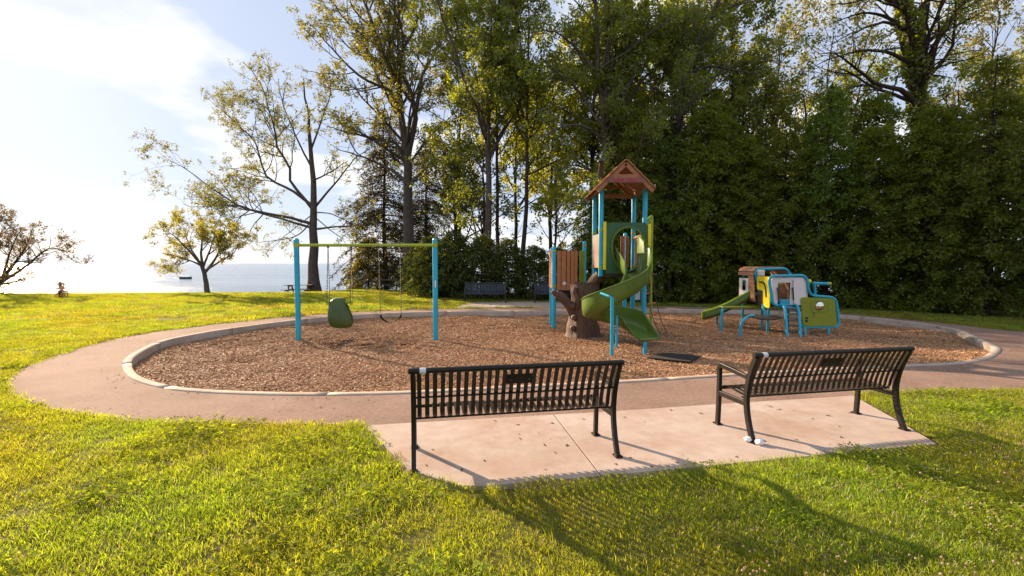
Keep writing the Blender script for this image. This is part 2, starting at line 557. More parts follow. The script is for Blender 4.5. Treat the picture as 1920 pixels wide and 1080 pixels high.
def water_mat():
    m, nt, out = mat_new('lake_water')
    N, L = nt.nodes, nt.links
    b = N.new('ShaderNodeBsdfPrincipled')
    b.inputs['Base Color'].default_value = (0.10, 0.16, 0.24, 1)
    b.inputs['Roughness'].default_value = 0.15
    b.inputs['IOR'].default_value = 1.33
    tcn = N.new('ShaderNodeTexCoord')
    mp = N.new('ShaderNodeMapping'); mp.inputs['Scale'].default_value = (0.35, 1.0, 1)
    L.new(tcn.outputs['Object'], mp.inputs[0])
    n1 = N.new('ShaderNodeTexNoise'); n1.inputs['Scale'].default_value = 0.55; n1.inputs['Detail'].default_value = 8; n1.inputs['Roughness'].default_value = 0.65
    L.new(mp.outputs[0], n1.inputs['Vector'])
    bp = N.new('ShaderNodeBump'); bp.inputs['Strength'].default_value = 0.8; bp.inputs['Distance'].default_value = 0.6
    mp2 = N.new('ShaderNodeMapping'); mp2.inputs['Scale'].default_value = (0.012, 0.07, 1)
    L.new(tcn.outputs['Object'], mp2.inputs[0])
    n2 = N.new('ShaderNodeTexNoise'); n2.inputs['Scale'].default_value = 1.0; n2.inputs['Detail'].default_value = 6
    L.new(mp2.outputs[0], n2.inputs['Vector'])
    mr = N.new('ShaderNodeMapRange'); mr.inputs['From Min'].default_value = 0.35; mr.inputs['From Max'].default_value = 0.65
    mr.inputs['To Min'].default_value = 0.25; mr.inputs['To Max'].default_value = 1.0
    L.new(n2.outputs['Fac'], mr.inputs['Value']); L.new(mr.outputs[0], bp.inputs['Strength'])
    L.new(n1.outputs['Fac'], bp.inputs['Height'])
    L.new(bp.outputs[0], b.inputs['Normal'])
    L.new(b.outputs[0], out.inputs[0])
    return m


M['water'] = water_mat()

# ------------------------------------------------------------------ ground plan traced on the ground plane
kerb_px = [(229, 684), (237, 704), (265, 718), (313, 730), (361, 735), (419, 738.5), (520, 741.5), (600, 742), (700, 740.5), (780, 738),
           (900, 732), (1160, 718.5), (1260, 712.5), (1400, 703.5), (1560, 694.5), (1699, 687.5), (1776, 684.5), (1822, 680), (1860, 671), (1877, 655),
           (1860, 645), (1825, 629), (1790, 616.5), (1700, 602.5), (1569, 590), (1400, 582.5), (1260, 580), (1030, 583), (840, 584), (720, 587.5),
           (620, 593.5), (540, 601.5), (419, 617.5), (335, 632), (289, 643.5), (241, 667.6)]
kerb_out = catmull([P(*p)[:2] for p in kerb_px], 5, True)


def offset(poly, d):
    p = np.asarray(poly)
    t = np.roll(p, -1, 0) - np.roll(p, 1, 0)
    t /= np.linalg.norm(t, axis=1)[:, None]
    area = 0.5 * np.sum(p[:, 0] * np.roll(p[:, 1], -1) - np.roll(p[:, 0], -1) * p[:, 1])
    nrm = np.stack([-t[:, 1], t[:, 0]], 1) * (1 if area > 0 else -1)   # inward
    return p + nrm * d


kerb_in = offset(kerb_out, 0.13)
path_px = [(14, 713), (20, 738), (38.5, 752), (75, 764), (123, 772), (180, 783), (241, 790), (361, 794), (520, 796), (683, 798)]
path_left = [P(*p)[:2] for p in path_px]
path_near = [P(760, 830)[:2], P(1153, 800)[:2], P(1350, 785)[:2], P(1580, 765)[:2], P(1602, 742)[:2], P(1700, 736)[:2], P(1800, 733)[:2], P(1920, 731)[:2]]
path_right = [(10, 6.7), (14, 6.9), (22, 7.4), (32, 8.2), (32, 10.8), (22, 10.4), (17.5, 10.6), (15.0, 11.2)]
path_far = [P(1920, 622)[:2], P(1800, 609)[:2], P(1700, 599)[:2], P(1560, 586)[:2], P(1330, 576.5)[:2], P(1230, 574.5)[:2], P(1050, 576.5)[:2], P(840, 579)[:2],
            P(720, 582.5)[:2], P(600, 589.5)[:2], P(540, 593.5)[:2], P(420, 606)[:2], P(301, 620.6)[:2], P(212, 636)[:2], P(125, 660)[:2], P(50.5, 687)[:2]]
path_out = np.array([tuple(p) for p in (path_left + path_near + path_right + path_far)])
path_out = catmull(path_out, 4, True)
slab = [P(683, 798.5)[:2], P(1153, 771.5)[:2], P(1350, 758)[:2], P(1600, 742.5)[:2], P(1680, 787)[:2], P(1757, 833)[:2], P(1300, 877)[:2], P(1120, 893)[:2], P(900, 912)[:2], P(868, 912)[:2], P(770, 886)[:2]]
slab = np.array([tuple(p) for p in slab])
pad = np.array([tuple(P(*p)[:2]) for p in [(842, 577.5), (888, 566.5), (1075, 565.5), (1100, 574.5), (1050, 575.8)]])


def shore(x):
    return np.interp(x, [-80, -30, -19, -16, -12, 0, 20, 60], [27.5, 27.5, 28, 31, 36.5, 38, 44, 50])


def land(x, y):
    x, y = np.asarray(x, float), np.asarray(y, float)
    s = shore(x)
    z = -0.05 * np.clip(y - 26.5, 0, np.maximum(s - 26.5, 0)) - 0.32 * np.clip(y - s, 0, 10)
    z = z + 0.03 * snoise(x, y, 3, 0.5) * np.clip((np.abs(y - 8) + np.abs(x - 1) * 0.3) / 12 - 0.2, 0, 1)
    # low mound by the tables
    z = z + 0.22 * np.exp(-(((x + 9.6) / 2.2) ** 2 + ((y - 32.0) / 2.0) ** 2))
    return z


def lawn_height(x, y):
    z = land(x, y)
    dp = poly_dist(path_out, x, y)
    ds = poly_dist(slab, x, y)
    dd = poly_dist(pad, x, y)
    dk = poly_dist(kerb_out, x, y)
    dm = np.maximum(np.maximum(dp, ds), dd)
    z = np.where(dm > -0.24, np.minimum(z, -0.03), z + 0.012)
    z = np.where(dm > 0.02, -0.16, z)
    z = np.where(dk > 0.0, -0.6, z)
    return z


def axis(bp):
    out = []
    for a, b, s in bp:
        out += list(np.arange(a, b, s))
    return np.array(out + [bp[-1][1]])


gx = axis([(-4000, -400, 900), (-400, -60, 40), (-60, -14, 1.0), (-14, 16, 0.2), (16, 60, 1.0), (60, 400, 40), (400, 4000, 900)])
gy = axis([(-4000, -400, 900), (-400, -20, 40), (-20, 2, 1.0), (2, 20, 0.2), (20, 50, 0.6), (50, 90, 5)])
X, Y = np.meshgrid(gx, gy)
Z = lawn_height(X, Y)
nx, ny = len(gx), len(gy)
idx = np.arange(nx * ny).reshape(ny, nx)
F = np.stack([idx[:-1, :-1], idx[:-1, 1:], idx[1:, 1:], idx[1:, :-1]], -1).reshape(-1, 4)
tag(link('ground', np_mesh('ground', np.stack([X, Y, Z], -1).reshape(-1, 3), [F], M['lawn'], True)), 'mown park lawn sloping to the lake', kind='structure')

# lake
lake = MB()
lake.add([(-20000, 20, -2.0), (20000, 20, -2.0), (20000, 30000, -2.0), (-20000, 30000, -2.0)], [(0, 1, 2, 3)])
tag(lake.build('water', M['water']), 'pale rippled lake reaching the horizon', kind='structure')


def sheet_with_hole(outer, hole, z, depth):
    bm = bmesh.new()
    loops = []
    for poly in (outer, hole):
        if poly is None: continue
        vs = [bm.verts.new((p[0], p[1], z)) for p in poly]
        es = [bm.edges.new((vs[i], vs[(i + 1) % len(vs)])) for i in range(len(vs))]
        loops.append((vs, es))
    bmesh.ops.triangle_fill(bm, edges=[e for l in loops for e in l[1]], use_beauty=True)
    for vs, _ in loops:
        low = [bm.verts.new((v.co.x, v.co.y, z - depth)) for v in vs]
        for i in range(len(vs)):
            j = (i + 1) % len(vs)
            bm.faces.new((vs[i], vs[j], low[j], low[i]))
    bmesh.ops.recalc_face_normals(bm, faces=bm.faces)
    for f in bm.faces:
        if abs(f.normal.z) > 0.9 and f.normal.z < 0: f.normal_flip()
    return bm


def bm_obj(name, bm, mat, parent=None):
    me = bpy.data.meshes.new(name)
    bm.to_mesh(me); bm.free()
    me.materials.append(mat)
    return link(name, me, parent)


tag(bm_obj('path', sheet_with_hole(path_out, offset(kerb_out, 0.02), 0.0, 0.14), M['asphalt']), 'aged asphalt path looping round the play area', kind='structure')

# concrete pad under the near benches: panels either side of a sawn joint
pad_root = bpy.data.objects.new('bench_pad', None); COL.objects.link(pad_root)
tag(pad_root, 'pale concrete pad under the two near benches', kind='structure')


def clip_poly(poly, a, n):
    out = []
    m = len(poly)
    for i in range(m):
        p, q = poly[i], poly[(i + 1) % m]
        dp_, dq_ = np.dot(p - a, n), np.dot(q - a, n)
        if dp_ >= 0: out.append(p)
        if dp_ * dq_ < 0: out.append(p + (q - p) * dp_ / (dp_ - dq_))
    return np.array(out)


ja, jb = np.array(P(1040, 780.6)[:2]), np.array(P(1121, 885)[:2])
jn = np.array([-(jb - ja)[1], (jb - ja)[0]]); jn /= np.linalg.norm(jn)
for sgn in (1, -1):
    pc = clip_poly(slab, ja + jn * sgn * 0.004, jn * sgn)
    bm = sheet_with_hole(pc, None, 0.006, 0.14)
    o = bm_obj('slab_panel', bm, M['concrete'], pad_root)
    bv = o.modifiers.new('edge', 'BEVEL'); bv.width = 0.004; bv.segments = 1; bv.limit_method = 'ANGLE'
jx = (jb - ja) * 0.035
MB().bar((*(ja - jx), 0.0005), (*(jb + jx), 0.0005), 0.010, 0.004).build('joint_filler', M['bark_dark'], pad_root)
tag(bm_obj('far_bench_pad', sheet_with_hole(pad, None, 0.008, 0.14), M['concrete']), 'concrete pad under the far benches', kind='structure')

# kerb, cast in lengths with open joints
kr = bpy.data.objects.new('kerb', None); COL.objects.link(kr)
tag(kr, 'pale concrete kerb ringing the wood chip play area', kind='structure')
nk = len(kerb_out)
klen = np.concatenate([[0], np.cumsum(np.linalg.norm(np.roll(kerb_out, -1, 0) - kerb_out, axis=1))])
ka, kb = np.concatenate([kerb_out, kerb_out[:1]]), np.concatenate([kerb_in, kerb_in[:1]])
nseg = int(klen[-1] / 2.4)
for k in range(nseg):
    t = np.linspace(klen[-1] * k / nseg + 0.003, klen[-1] * (k + 1) / nseg - 0.003, 13)
    A = np.stack([np.interp(t, klen, ka[:, c]) for c in (0, 1)], 1)
    B = np.stack([np.interp(t, klen, kb[:, c]) for c in (0, 1)], 1)
    lift = random.uniform(-0.001, 0.001)
    prof = [(A, -0.3), (A, 0.004 + lift), (A * 0.92 + B * 0.08, 0.014 + lift), (A * 0.1 + B * 0.9, 0.014 + lift), (B, -0.004 + lift), (B, -0.45)]
    V = np.concatenate([np.concatenate([p, np.full((13, 1), z)], 1) for p, z in prof])
    i = np.arange(12)
    F = [np.concatenate([np.stack([r * 13 + i, r * 13 + i + 1, (r + 1) * 13 + i + 1, (r + 1) * 13 + i], 1) for r in range(5)])]
    F.append(np.array([[r * 13 for r in range(6)], [r * 13 + 12 for r in range(5, -1, -1)]]))
    o = link('kerb_segment', np_mesh('kerb_segment', V, F, M['kerb']), kr)
    bmk = bmesh.new(); bmk.from_mesh(o.data); bmesh.ops.recalc_face_normals(bmk, faces=bmk.faces); bmk.to_mesh(o.data); bmk.free()

# mulch bed
MZ = -0.2


def mulch_height(x, y):
    z = MZ + 0.045 * snoise(x, y, 21, 1.7) + 0.022 * snoise(x, y, 22, 5.5)
    z = z + 0.075 * np.exp(-np.clip(poly_dist(kerb_in, x, y), 0, 9) / 0.35)
    for cx, cy, r, dz in [(-4.2, 11.3, 0.6, -0.17), (-2.9, 11.1, 0.6, -0.19), (-5.2, 9.2, 0.4, -0.08), (3.3, 9.7, 0.6, -0.06), (6.1, 15.1, 0.6, -0.08)]:
        z = z + dz * np.exp(-((x - cx) ** 2 + (y - cy) ** 2) / (r * r))
    return z


bx0, by0 = kerb_out.min(0); bx1, by1 = kerb_out.max(0)
mx_, my_ = np.arange(bx0, bx1, 0.12), np.arange(by0, by1, 0.12)
XX, YY = np.meshgrid(mx_, my_)
inside = poly_dist(kerb_out, XX, YY) > 0.03
ZZ = mulch_height(XX, YY)
ii = np.arange(XX.size).reshape(XX.shape)
ok = inside[:-1, :-1] & inside[:-1, 1:] & inside[1:, 1:] & inside[1:, :-1]
F = np.stack([ii[:-1, :-1], ii[:-1, 1:], ii[1:, 1:], ii[1:, :-1]], -1)[ok]
tag(link('mulch_bed', np_mesh('mulch_bed', np.stack([XX, YY, ZZ], -1).reshape(-1, 3), [F], M['mulch_bed'], True)), 'brown wood chip surface of the play area', kind='structure')


# ------------------------------------------------------------------ scatter by geometry nodes
def scatter(name, pts, scl, sources, label, cat, seed=0, tilt=0.0):
    me = bpy.data.meshes.new(name)
    me.vertices.add(len(pts))
    me.vertices.foreach_set('co', np.asarray(pts, np.float32).ravel())
    at = me.attributes.new('size', 'FLOAT', 'POINT')
    at.data.foreach_set('value', np.asarray(scl, np.float32))
    o = link(name, me)
    tag(o, label, cat, kind='stuff')
    col = bpy.data.collections.new(name + '_pieces')
    for m_ in sources:
        col.objects.link(bpy.data.objects.new(m_.name, m_))
    ng = bpy.data.node_groups.new(name + '_scatter', 'GeometryNodeTree')
    ng.interface.new_socket('Geometry', in_out='INPUT', socket_type='NodeSocketGeometry')
    ng.interface.new_socket('Geometry', in_out='OUTPUT', socket_type='NodeSocketGeometry')
    N, L = ng.nodes, ng.links
    gi, go = N.new('NodeGroupInput'), N.new('NodeGroupOutput')
    ci = N.new('GeometryNodeCollectionInfo')
    ci.inputs['Collection'].default_value = col
    ci.inputs['Separate Children'].default_value = True
    ci.inputs['Reset Children'].default_value = True
    ip = N.new('GeometryNodeInstanceOnPoints')
    ip.inputs['Pick Instance'].default_value = True
    rv = N.new('FunctionNodeRandomValue'); rv.data_type = 'FLOAT_VECTOR'
    rv.inputs[0].default_value = (-tilt, -tilt, 0); rv.inputs[1].default_value = (tilt, tilt, 6.2832)
    rv.inputs['Seed'].default_value = seed
    ri = N.new('FunctionNodeRandomValue'); ri.data_type = 'INT'
    ri.inputs[4].default_value = 0; ri.inputs[5].default_value = len(sources) - 1
    ri.inputs['Seed'].default_value = seed + 1
    na = N.new('GeometryNodeInputNamedAttribute'); na.data_type = 'FLOAT'
    na.inputs['Name'].default_value = 'size'
    L.new(gi.outputs[0], ip.inputs['Points'])
    L.new(ci.outputs[0], ip.inputs['Instance'])
    L.new(ri.outputs[2], ip.inputs['Instance Index'])
    L.new(rv.outputs[0], ip.inputs['Rotation'])
    L.new(na.outputs['Attribute'], ip.inputs['Scale'])
    L.new(ip.outputs[0], go.inputs[0])
    md = o.modifiers.new('scatter', 'NODES')
    md.node_group = ng
    return o


def grass_clump(name, n, rad, h0, h1, w, mat, lean=0.5, seed=0):
    r = np.random.default_rng(seed)
    a = r.uniform(0, 6.283, n); q = rad * np.sqrt(r.uniform(0, 1, n))
    base = np.stack([q * np.cos(a), q * np.sin(a), np.zeros(n) - 0.01], 1)
    h = r.uniform(h0, h1, n)[:, None]
    b = r.uniform(0, 6.283, n)
    ld = np.stack([np.cos(b), np.sin(b), np.zeros(n)], 1)
    sd = np.stack([-np.sin(b), np.cos(b), np.zeros(n)], 1)
    tw = r.uniform(0, 6.283, n); sd = np.stack([np.cos(tw), np.sin(tw), np.zeros(n)], 1)
    le = r.uniform(0.15, lean, n)[:, None]
    up = np.array([[0, 0, 1.0]])
    mid = base + h * (0.55 * up + 0.35 * le * ld)
    tip = base + h * ((1 - 0.35 * le) * up + 1.15 * le * ld)
    ww = (w * r.uniform(0.7, 1.3, n))[:, None]
    V = np.stack([base - sd * ww, base + sd * ww, mid + sd * ww * 0.85, mid - sd * ww * 0.85, tip], 1).reshape(-1, 3)
    k = np.arange(n)[:, None] * 5
    return np_mesh(name, V, [k + np.array([[0, 1, 2, 3]]), k + np.array([[3, 2, 4]])], mat)


def clover_clump(name, n, rad, mat, seed=0):
    r = np.random.default_rng(seed)
    V, F = [], []
    c = 0
    for i in range(n):
        a = r.uniform(0, 6.283); q = rad * math.sqrt(r.uniform())
        p = np.array([q * math.cos(a), q * math.sin(a), r.uniform(0.02, 0.055)])
        t = np.array([r.normal(0, 0.6), r.normal(0, 0.6), 1]); t /= np.linalg.norm(t)
        u = np.cross(t, [1, 0, 0.1]); u /= np.linalg.norm(u); w = np.cross(t, u)
        s = r.uniform(0.009, 0.016); r0 = r.uniform(0, 6.28)
        for j in range(3):
            b = r0 + j * 2.094
            d = u * math.cos(b) + w * math.sin(b); e = np.cross(t, d)
            V += [p, p + d * s * 0.8 + e * s * 0.62 + t * s * 0.15, p + d * s * 1.45, p + d * s * 0.8 - e * s * 0.62 + t * s * 0.15]
            F.append((c, c + 1, c + 2, c + 3)); c += 4
    return np_mesh(name, np.array(V), [np.array(F)], mat)


def flower_clump(name, n, rad, seed=0):
    r = np.random.default_rng(seed)
    mb = MB()
    for i in range(n):
        a = r.uniform(0, 6.283); q = rad * math.sqrt(r.uniform())
        x, y, h = q * math.cos(a), q * math.sin(a), r.uniform(0.05, 0.085)
        s = r.uniform(0.0045, 0.0078)
        rings = [(0, -0.9, 0.45), (0, -0.2, 1.0), (0, 0.5, 0.8), (0, 0.95, 0.25)]
        mb.tube([(x, y, h + z * s) for _, z, _ in rings], [k * s for _, _, k in rings], 6)
    return mb.mesh(name, M['flower'])


def chip_patch(name, n, rad, seed=0):
    r = np.random.default_rng(seed)
    mb = MB()
    for i in range(n):
        a = r.uniform(0, 6.283); q = rad * math.sqrt(r.uniform())
        L_, w, t = r.uniform(0.012, 0.050), r.uniform(0.005, 0.014), r.uniform(0.003, 0.006)
        rot = Matrix.Rotation(r.uniform(0, 6.283), 3, 'Z') @ Matrix.Rotation(r.normal(0, 0.24), 3, 'Y') @ Matrix.Rotation(r.normal(0, 0.26), 3, 'X')
        mb.box((q * math.cos(a), q * math.sin(a), r.uniform(0.0, 0.022)), (L_, w, t), rot)
    return mb.mesh(name, M['chip'])


def in_view(p, margin=1.15):
    return (p[:, 1] > 0.9) & (np.abs(p[:, 0]) < (p[:, 1] + 0.8) * 1.079 * margin + 2.0)


def lawn_points(y0, y1, dens, seed):
    r = np.random.default_rng(seed)
    xm = y1 * 1.25 + 2
    n = int((y1 - y0) * 2 * xm * dens)
    p = np.stack([r.uniform(-xm, xm, n), r.uniform(y0, y1, n)], 1)
    p = p[in_view(p)]
    jit = 0.035 * snoise(p[:, 0], p[:, 1], 14, 9.0)
    keep = (poly_dist(path_out, p[:, 0], p[:, 1]) < -0.02 + jit) & (poly_dist(slab, p[:, 0], p[:, 1]) < -0.075 + jit) & (poly_dist(pad, p[:, 0], p[:, 1]) < 0.05)
    p = p[keep]
    p = p[p[:, 1] < shore(p[:, 0]) + 1.5]
    # bare ground under the wood on the right
    edge = np.interp(p[:, 0], [-40, -7, -3, 0.5, 3, 5, 12, 14, 17.5, 19, 30], [99, 36, 24, 22.4, 21.9, 20.6, 18.4, 16.4, 12.5, 10.8, 10.8])
    p = p[p[:, 1] < edge + 0.35 * snoise(p[:, 0], p[:, 1], 4, 2.0)]
    return np.concatenate([p, land(p[:, 0], p[:, 1])[:, None] + 0.012], 1)


blades = [grass_clump('grass_tuft', 76, 0.12, 0.018, 0.044 + 0.009 * k, 0.0022, M['blade'], 0.9, 40 + k) for k in range(4)]
tall = [grass_clump('tall_grass_tuft', 30, 0.10, 0.04, 0.09, 0.0020, M['blade'], 0.75, 60)]
clov = [clover_clump('clover_patch', 34, 0.13, M['clover'], 70 + k) for k in range(2)]
flow = [flower_clump('clover_heads', 5, 0.14, 80 + k) for k in range(3)]

near = lawn_points(0.9, 7.5, 190, 1)
mid = lawn_points(7.5, 14, 75, 2)
far = lawn_points(14, 40, 26, 3)
allp = np.concatenate([near, mid, far])
sz = np.concatenate([rng.uniform(0.75, 1.2, len(near)), rng.uniform(1.0, 1.5, len(mid)), rng.uniform(1.4, 2.2, len(far))])
sz *= 1 + 0.22 * snoise(allp[:, 0], allp[:, 1], 33, 2.2)
scatter('grass', allp, sz, blades, 'short sunlit lawn grass', 'grass', 3, 0.12)
tp = lawn_points(0.9, 12, 14, 5)
tp = tp[snoise(tp[:, 0], tp[:, 1], 51, 1.6) > 0.05]
scatter('tall_grass', tp, rng.uniform(0.7, 1.15, len(tp)), tall, 'taller uncut grass tufts in the lawn', 'grass', 6, 0.1)
cp = lawn_points(0.9, 9, 30, 7)
cp = cp[snoise(cp[:, 0], cp[:, 1], 52, 3.1) > 0.15]
scatter('clover', cp, rng.uniform(0.8, 1.25, len(cp)), clov, 'low clover leaves mixed in the lawn', 'clover', 8, 0.1)
fp = lawn_points(0.9, 8, 15, 9)
fp = fp[snoise(fp[:, 0], fp[:, 1], 53, 1.5) > -0.15]
scatter('clover_flowers', fp, rng.uniform(0.8, 1.2, len(fp)), flow, 'faded pinkish clover heads dotting the lawn', 'clover', 10, 0.05)

chips = [chip_patch('chip_patch', 110, 0.17, 90 + k) for k in range(5)]
n = 9000
mp_ = np.stack([rng.uniform(bx0, bx1, n), rng.uniform(by0, by1, n)], 1)
mp_ = mp_[poly_dist(kerb_in, mp_[:, 0], mp_[:, 1]) > 0.12]
nearm = np.stack([rng.uniform(bx0, bx1, 5200), rng.uniform(by0, 11, 5200)], 1)
nearm = nearm[poly_dist(kerb_in, nearm[:, 0], nearm[:, 1]) > 0.10]
mp_ = np.concatenate([mp_, nearm])
scatter('wood_chips', np.concatenate([mp_, mulch_height(mp_[:, 0], mp_[:, 1])[:, None]], 1), rng.uniform(0.85, 1.35, len(mp_)), chips,
        'loose brown wood chips filling the play area', 'wood chips', 12, 0.06)

spill = [chip_patch('chip_spill', 7, 0.2, 97 + k) for k in range(3)]
kk = rng.integers(0, len(kerb_out), 420)
sp = offset(kerb_out, -0.02)[kk]
dirn = sp - offset(kerb_out, 0.5)[kk]
sp = sp + dirn / np.linalg.norm(dirn, axis=1)[:, None] * (rng.exponential(0.12, 420))[:, None] + rng.normal(0, 0.08, (420, 2))
sp = sp[:90]
sp = sp[(poly_dist(kerb_out, sp[:, 0], sp[:, 1]) < 0) & (poly_dist(path_out, sp[:, 0], sp[:, 1]) > 0.1)]
scatter('spilled_chips', np.concatenate([sp, np.full((len(sp), 1), 0.004)], 1), rng.uniform(0.4, 0.75, len(sp)), spill, 'stray wood chips kicked onto the path and kerb', 'wood chips', 15, 0.0)

# ------------------------------------------------------------------ trees
def norm(v):
    return v / (np.linalg.norm(v, axis=-1, keepdims=True) + 1e-9)


def resample(pts, n):
    c = catmull(pts, 6)
    d = np.concatenate([[0], np.cumsum(np.linalg.norm(np.diff(c, axis=0), axis=1))])
    t = np.linspace(0, d[-1], n)
    return np.stack([np.interp(t, d, c[:, k]) for k in range(3)], 1)


def tubes_np(Pb, Rb, sides):
    """batched tubes: Pb (B,n,3), Rb (B,n)"""
    B, n, _ = Pb.shape
    T = np.empty_like(Pb)
    T[:, 1:-1] = Pb[:, 2:] - Pb[:, :-2]
    T[:, 0] = Pb[:, 1] - Pb[:, 0]
    T[:, -1] = Pb[:, -1] - Pb[:, -2]
    T = norm(T)
    ref = np.where(np.abs(T[:, :1, 2:3]) > 0.8, np.array([1.0, 0, 0]), np.array([0, 0, 1.0]))
    ref = np.broadcast_to(ref, T.shape)
    U = norm(np.cross(T, ref)); W = np.cross(T, U)
    a = np.arange(sides) * 2 * np.pi / sides
    ring = U[:, :, None] * np.cos(a)[None, None, :, None] + W[:, :, None] * np.sin(a)[None, None, :, None]
    V = (Pb[:, :, None] + ring * Rb[:, :, None, None]).reshape(-1, 3)
    b = np.arange(B)[:, None, None] * (n * sides)
    i = np.arange(n - 1)[None, :, None] * sides
    k = np.arange(sides)[None, None, :]
    l = (k + 1) % sides
    F = np.stack([b + i + k, b + i + l, b + i + sides + l, b + i + sides + k], -1).reshape(-1, 4)
    return V, F


def sprout(Pb, Rb, per_m, lo, hi, ang, lenf, minlen, maxlen, n, bias, wig, r, rscale=0.55, minr=0.004):
    """children of every branch"""
    seg = np.linalg.norm(np.diff(Pb, axis=1), axis=2)
    Ln = seg.sum(1)
    cnt = np.maximum(1, np.round(Ln * per_m * r.uniform(0.75, 1.25, len(Ln)))).astype(int)
    par = np.repeat(np.arange(len(Pb)), cnt)
    t = r.uniform(lo, hi, len(par))
    f = t * (Pb.shape[1] - 1)
    i = np.minimum(f.astype(int), Pb.shape[1] - 2); w = (f - i)[:, None]
    p0 = Pb[par, i] * (1 - w) + Pb[par, i + 1] * w
    rad = Rb[par, i] * (1 - w[:, 0]) + Rb[par, i + 1] * w[:, 0]
    tan = norm(Pb[par, i + 1] - Pb[par, i])
    rd = r.normal(size=(len(par), 3))
    side = norm(rd - tan * np.sum(rd * tan, 1, keepdims=True))
    an = np.radians(r.uniform(ang[0], ang[1], len(par)))[:, None]
    d = norm(tan * np.cos(an) + side * np.sin(an))
    ln = np.clip(Ln[par] * lenf * (1.15 - 0.6 * t) * r.uniform(0.7, 1.3, len(par)), minlen, maxlen)
    step = (ln / (n - 1))[:, None]
    pts = [p0]
    for _ in range(n - 1):
        d = norm(d + r.normal(0, wig, d.shape) + np.array([0, 0, bias]))
        pts.append(pts[-1] + d * step)
    Pc = np.stack(pts, 1)
    r0 = np.maximum(np.minimum(rad * rscale, 0.02 + ln * 0.02), minr)
    Rc = r0[:, None] * np.linspace(1, 0.3, n)[None]
    return Pc, Rc


def leaves_np(Pb, per_m, size, spread, r, up=0.4, lo=0.15, aspect=0.55, droop=0.0, cap=None):
    Ln = np.linalg.norm(np.diff(Pb, axis=1), axis=2).sum(1)
    cnt = np.maximum(1, np.round(Ln * per_m)).astype(int)
    par = np.repeat(np.arange(len(Pb)), cnt)
    if cap and len(par) > cap:
        par = r.choice(par, cap, replace=False)
    t = r.uniform(lo, 1.04, len(par)).clip(0, 1)
    f = t * (Pb.shape[1] - 1)
    i = np.minimum(f.astype(int), Pb.shape[1] - 2); w = (f - i)[:, None]
    p = Pb[par, i] * (1 - w) + Pb[par, i + 1] * w + r.normal(0, spread, (len(par), 3))
    return leaf_quads(p, size, r, up, aspect, droop)


def leaf_quads(p, size, r, up=0.4, aspect=0.55, droop=0.0, out=None):
    m = len(p)
    nr = norm(r.normal(size=(m, 3)) + np.array([0, 0, up]))
    d = r.normal(size=(m, 3)) + np.array([0, 0, -droop])
    if out is not None: d = d + out
    d = norm(d - nr * np.sum(d * nr, 1, keepdims=True))
    s = np.cross(nr, d)
    L_ = (size * r.uniform(0.6, 1.35, m))[:, None]
    hw = L_ * aspect * 0.5
    fold = nr * L_ * 0.10
    V = np.stack([p, p + d * L_ * 0.45 + s * hw + fold, p + d * L_, p + d * L_ * 0.45 - s * hw + fold], 1).reshape(-1, 3)
    F = np.arange(m * 4).reshape(m, 4)
    return V, F


def join_np(parts):
    V, F, o = [], [], 0
    for v, f in parts:
        V.append(v); F.append(f + o); o += len(v)
    return np.concatenate(V), np.concatenate(F)


class Tree:
    pass


def broadleaf(name, label, limbs, leaf, bark='bark', dens=(1.1, 2.2, 3.0), leaf_pm=60, leaf_size=0.16, seed=1, cap=60000, group=None,
              bias=(0.10, 0.06, 0.0), lenf=(0.42, 0.42), leaf_spread=0.10, cat='tree', twig=True, skip0=(), lo=0.3, maxlen=4.0, extra=None):
    """limbs: list of (world points, radius at start, radius at end); the first one is the trunk"""
    r = np.random.default_rng(seed)
    base = np.array(limbs[0][0][0], float)
    P0, R0 = [], []
    for pts, ra, rb in limbs:
        pts = np.array([tuple(p) for p in pts], float)
        q = resample(pts, 14)
        wob = r.normal(0, 0.035, q.shape) * np.linspace(0.2, 1, 14)[:, None] * np.linalg.norm(q[-1] - q[0]) / 8
        q = q + wob
        rr = ra + (rb - ra) * np.linspace(0, 1, 14) ** 0.8
        P0.append(q); R0.append(rr)
    P0, R0 = np.array(P0), np.array(R0)
    # root flare on the trunk
    R0[0, 0] *= 1.45; R0[0, 1] *= 1.08
    wood = [tubes_np(P0, R0, 9)]
    sel = [i for i in range(len(P0)) if i not in skip0]
    A, RA = sprout(P0[sel], R0[sel], dens[0], lo, 1.0, (28, 62), lenf[0], 0.8, maxlen, 7, bias[0], 0.16, r)
    wood.append(tubes_np(A, RA, 5))
    B_, RB = sprout(A, RA, dens[1], 0.2, 1.0, (28, 65), lenf[1], 0.45, 1.9, 5, bias[1], 0.20, r)
    wood.append(tubes_np(B_, RB, 4))
    src = B_
    if twig:
        C_, RC = sprout(B_, RB, dens[2], 0.25, 1.0, (25, 65), 0.5, 0.22, 0.8, 3, bias[2], 0.2, r, minr=0.005)
        wood.append(tubes_np(C_, RC, 3))
        src = C_
    lv = [leaves_np(src, leaf_pm, leaf_size, leaf_spread, r, cap=cap)]
    t = thing(name, label, cat, tuple(base), group=group)
    V, F_ = join_np(wood)
    link('trunk', np_mesh('trunk', V - base, [F_], M[bark], True), t)
    V, F_ = join_np(lv)
    link('crown', np_mesh('crown', V - base, [F_], M[leaf]), t)
    return t


def px_limb(pxs, d, ra, rb, bow=0.0, base=None):
    """limb traced over the photo, swinging towards or away from the viewer by bow metres at its tip"""
    pts = []
    for k, (x, y) in enumerate(pxs):
        u = k / (len(pxs) - 1)
        pts.append(Q(x, y, d + bow * u ** 1.2))
    return (pts, ra, rb)


def ground_pt(x, y):
    return Vector((x, y, float(land(x, y)) - 0.12))


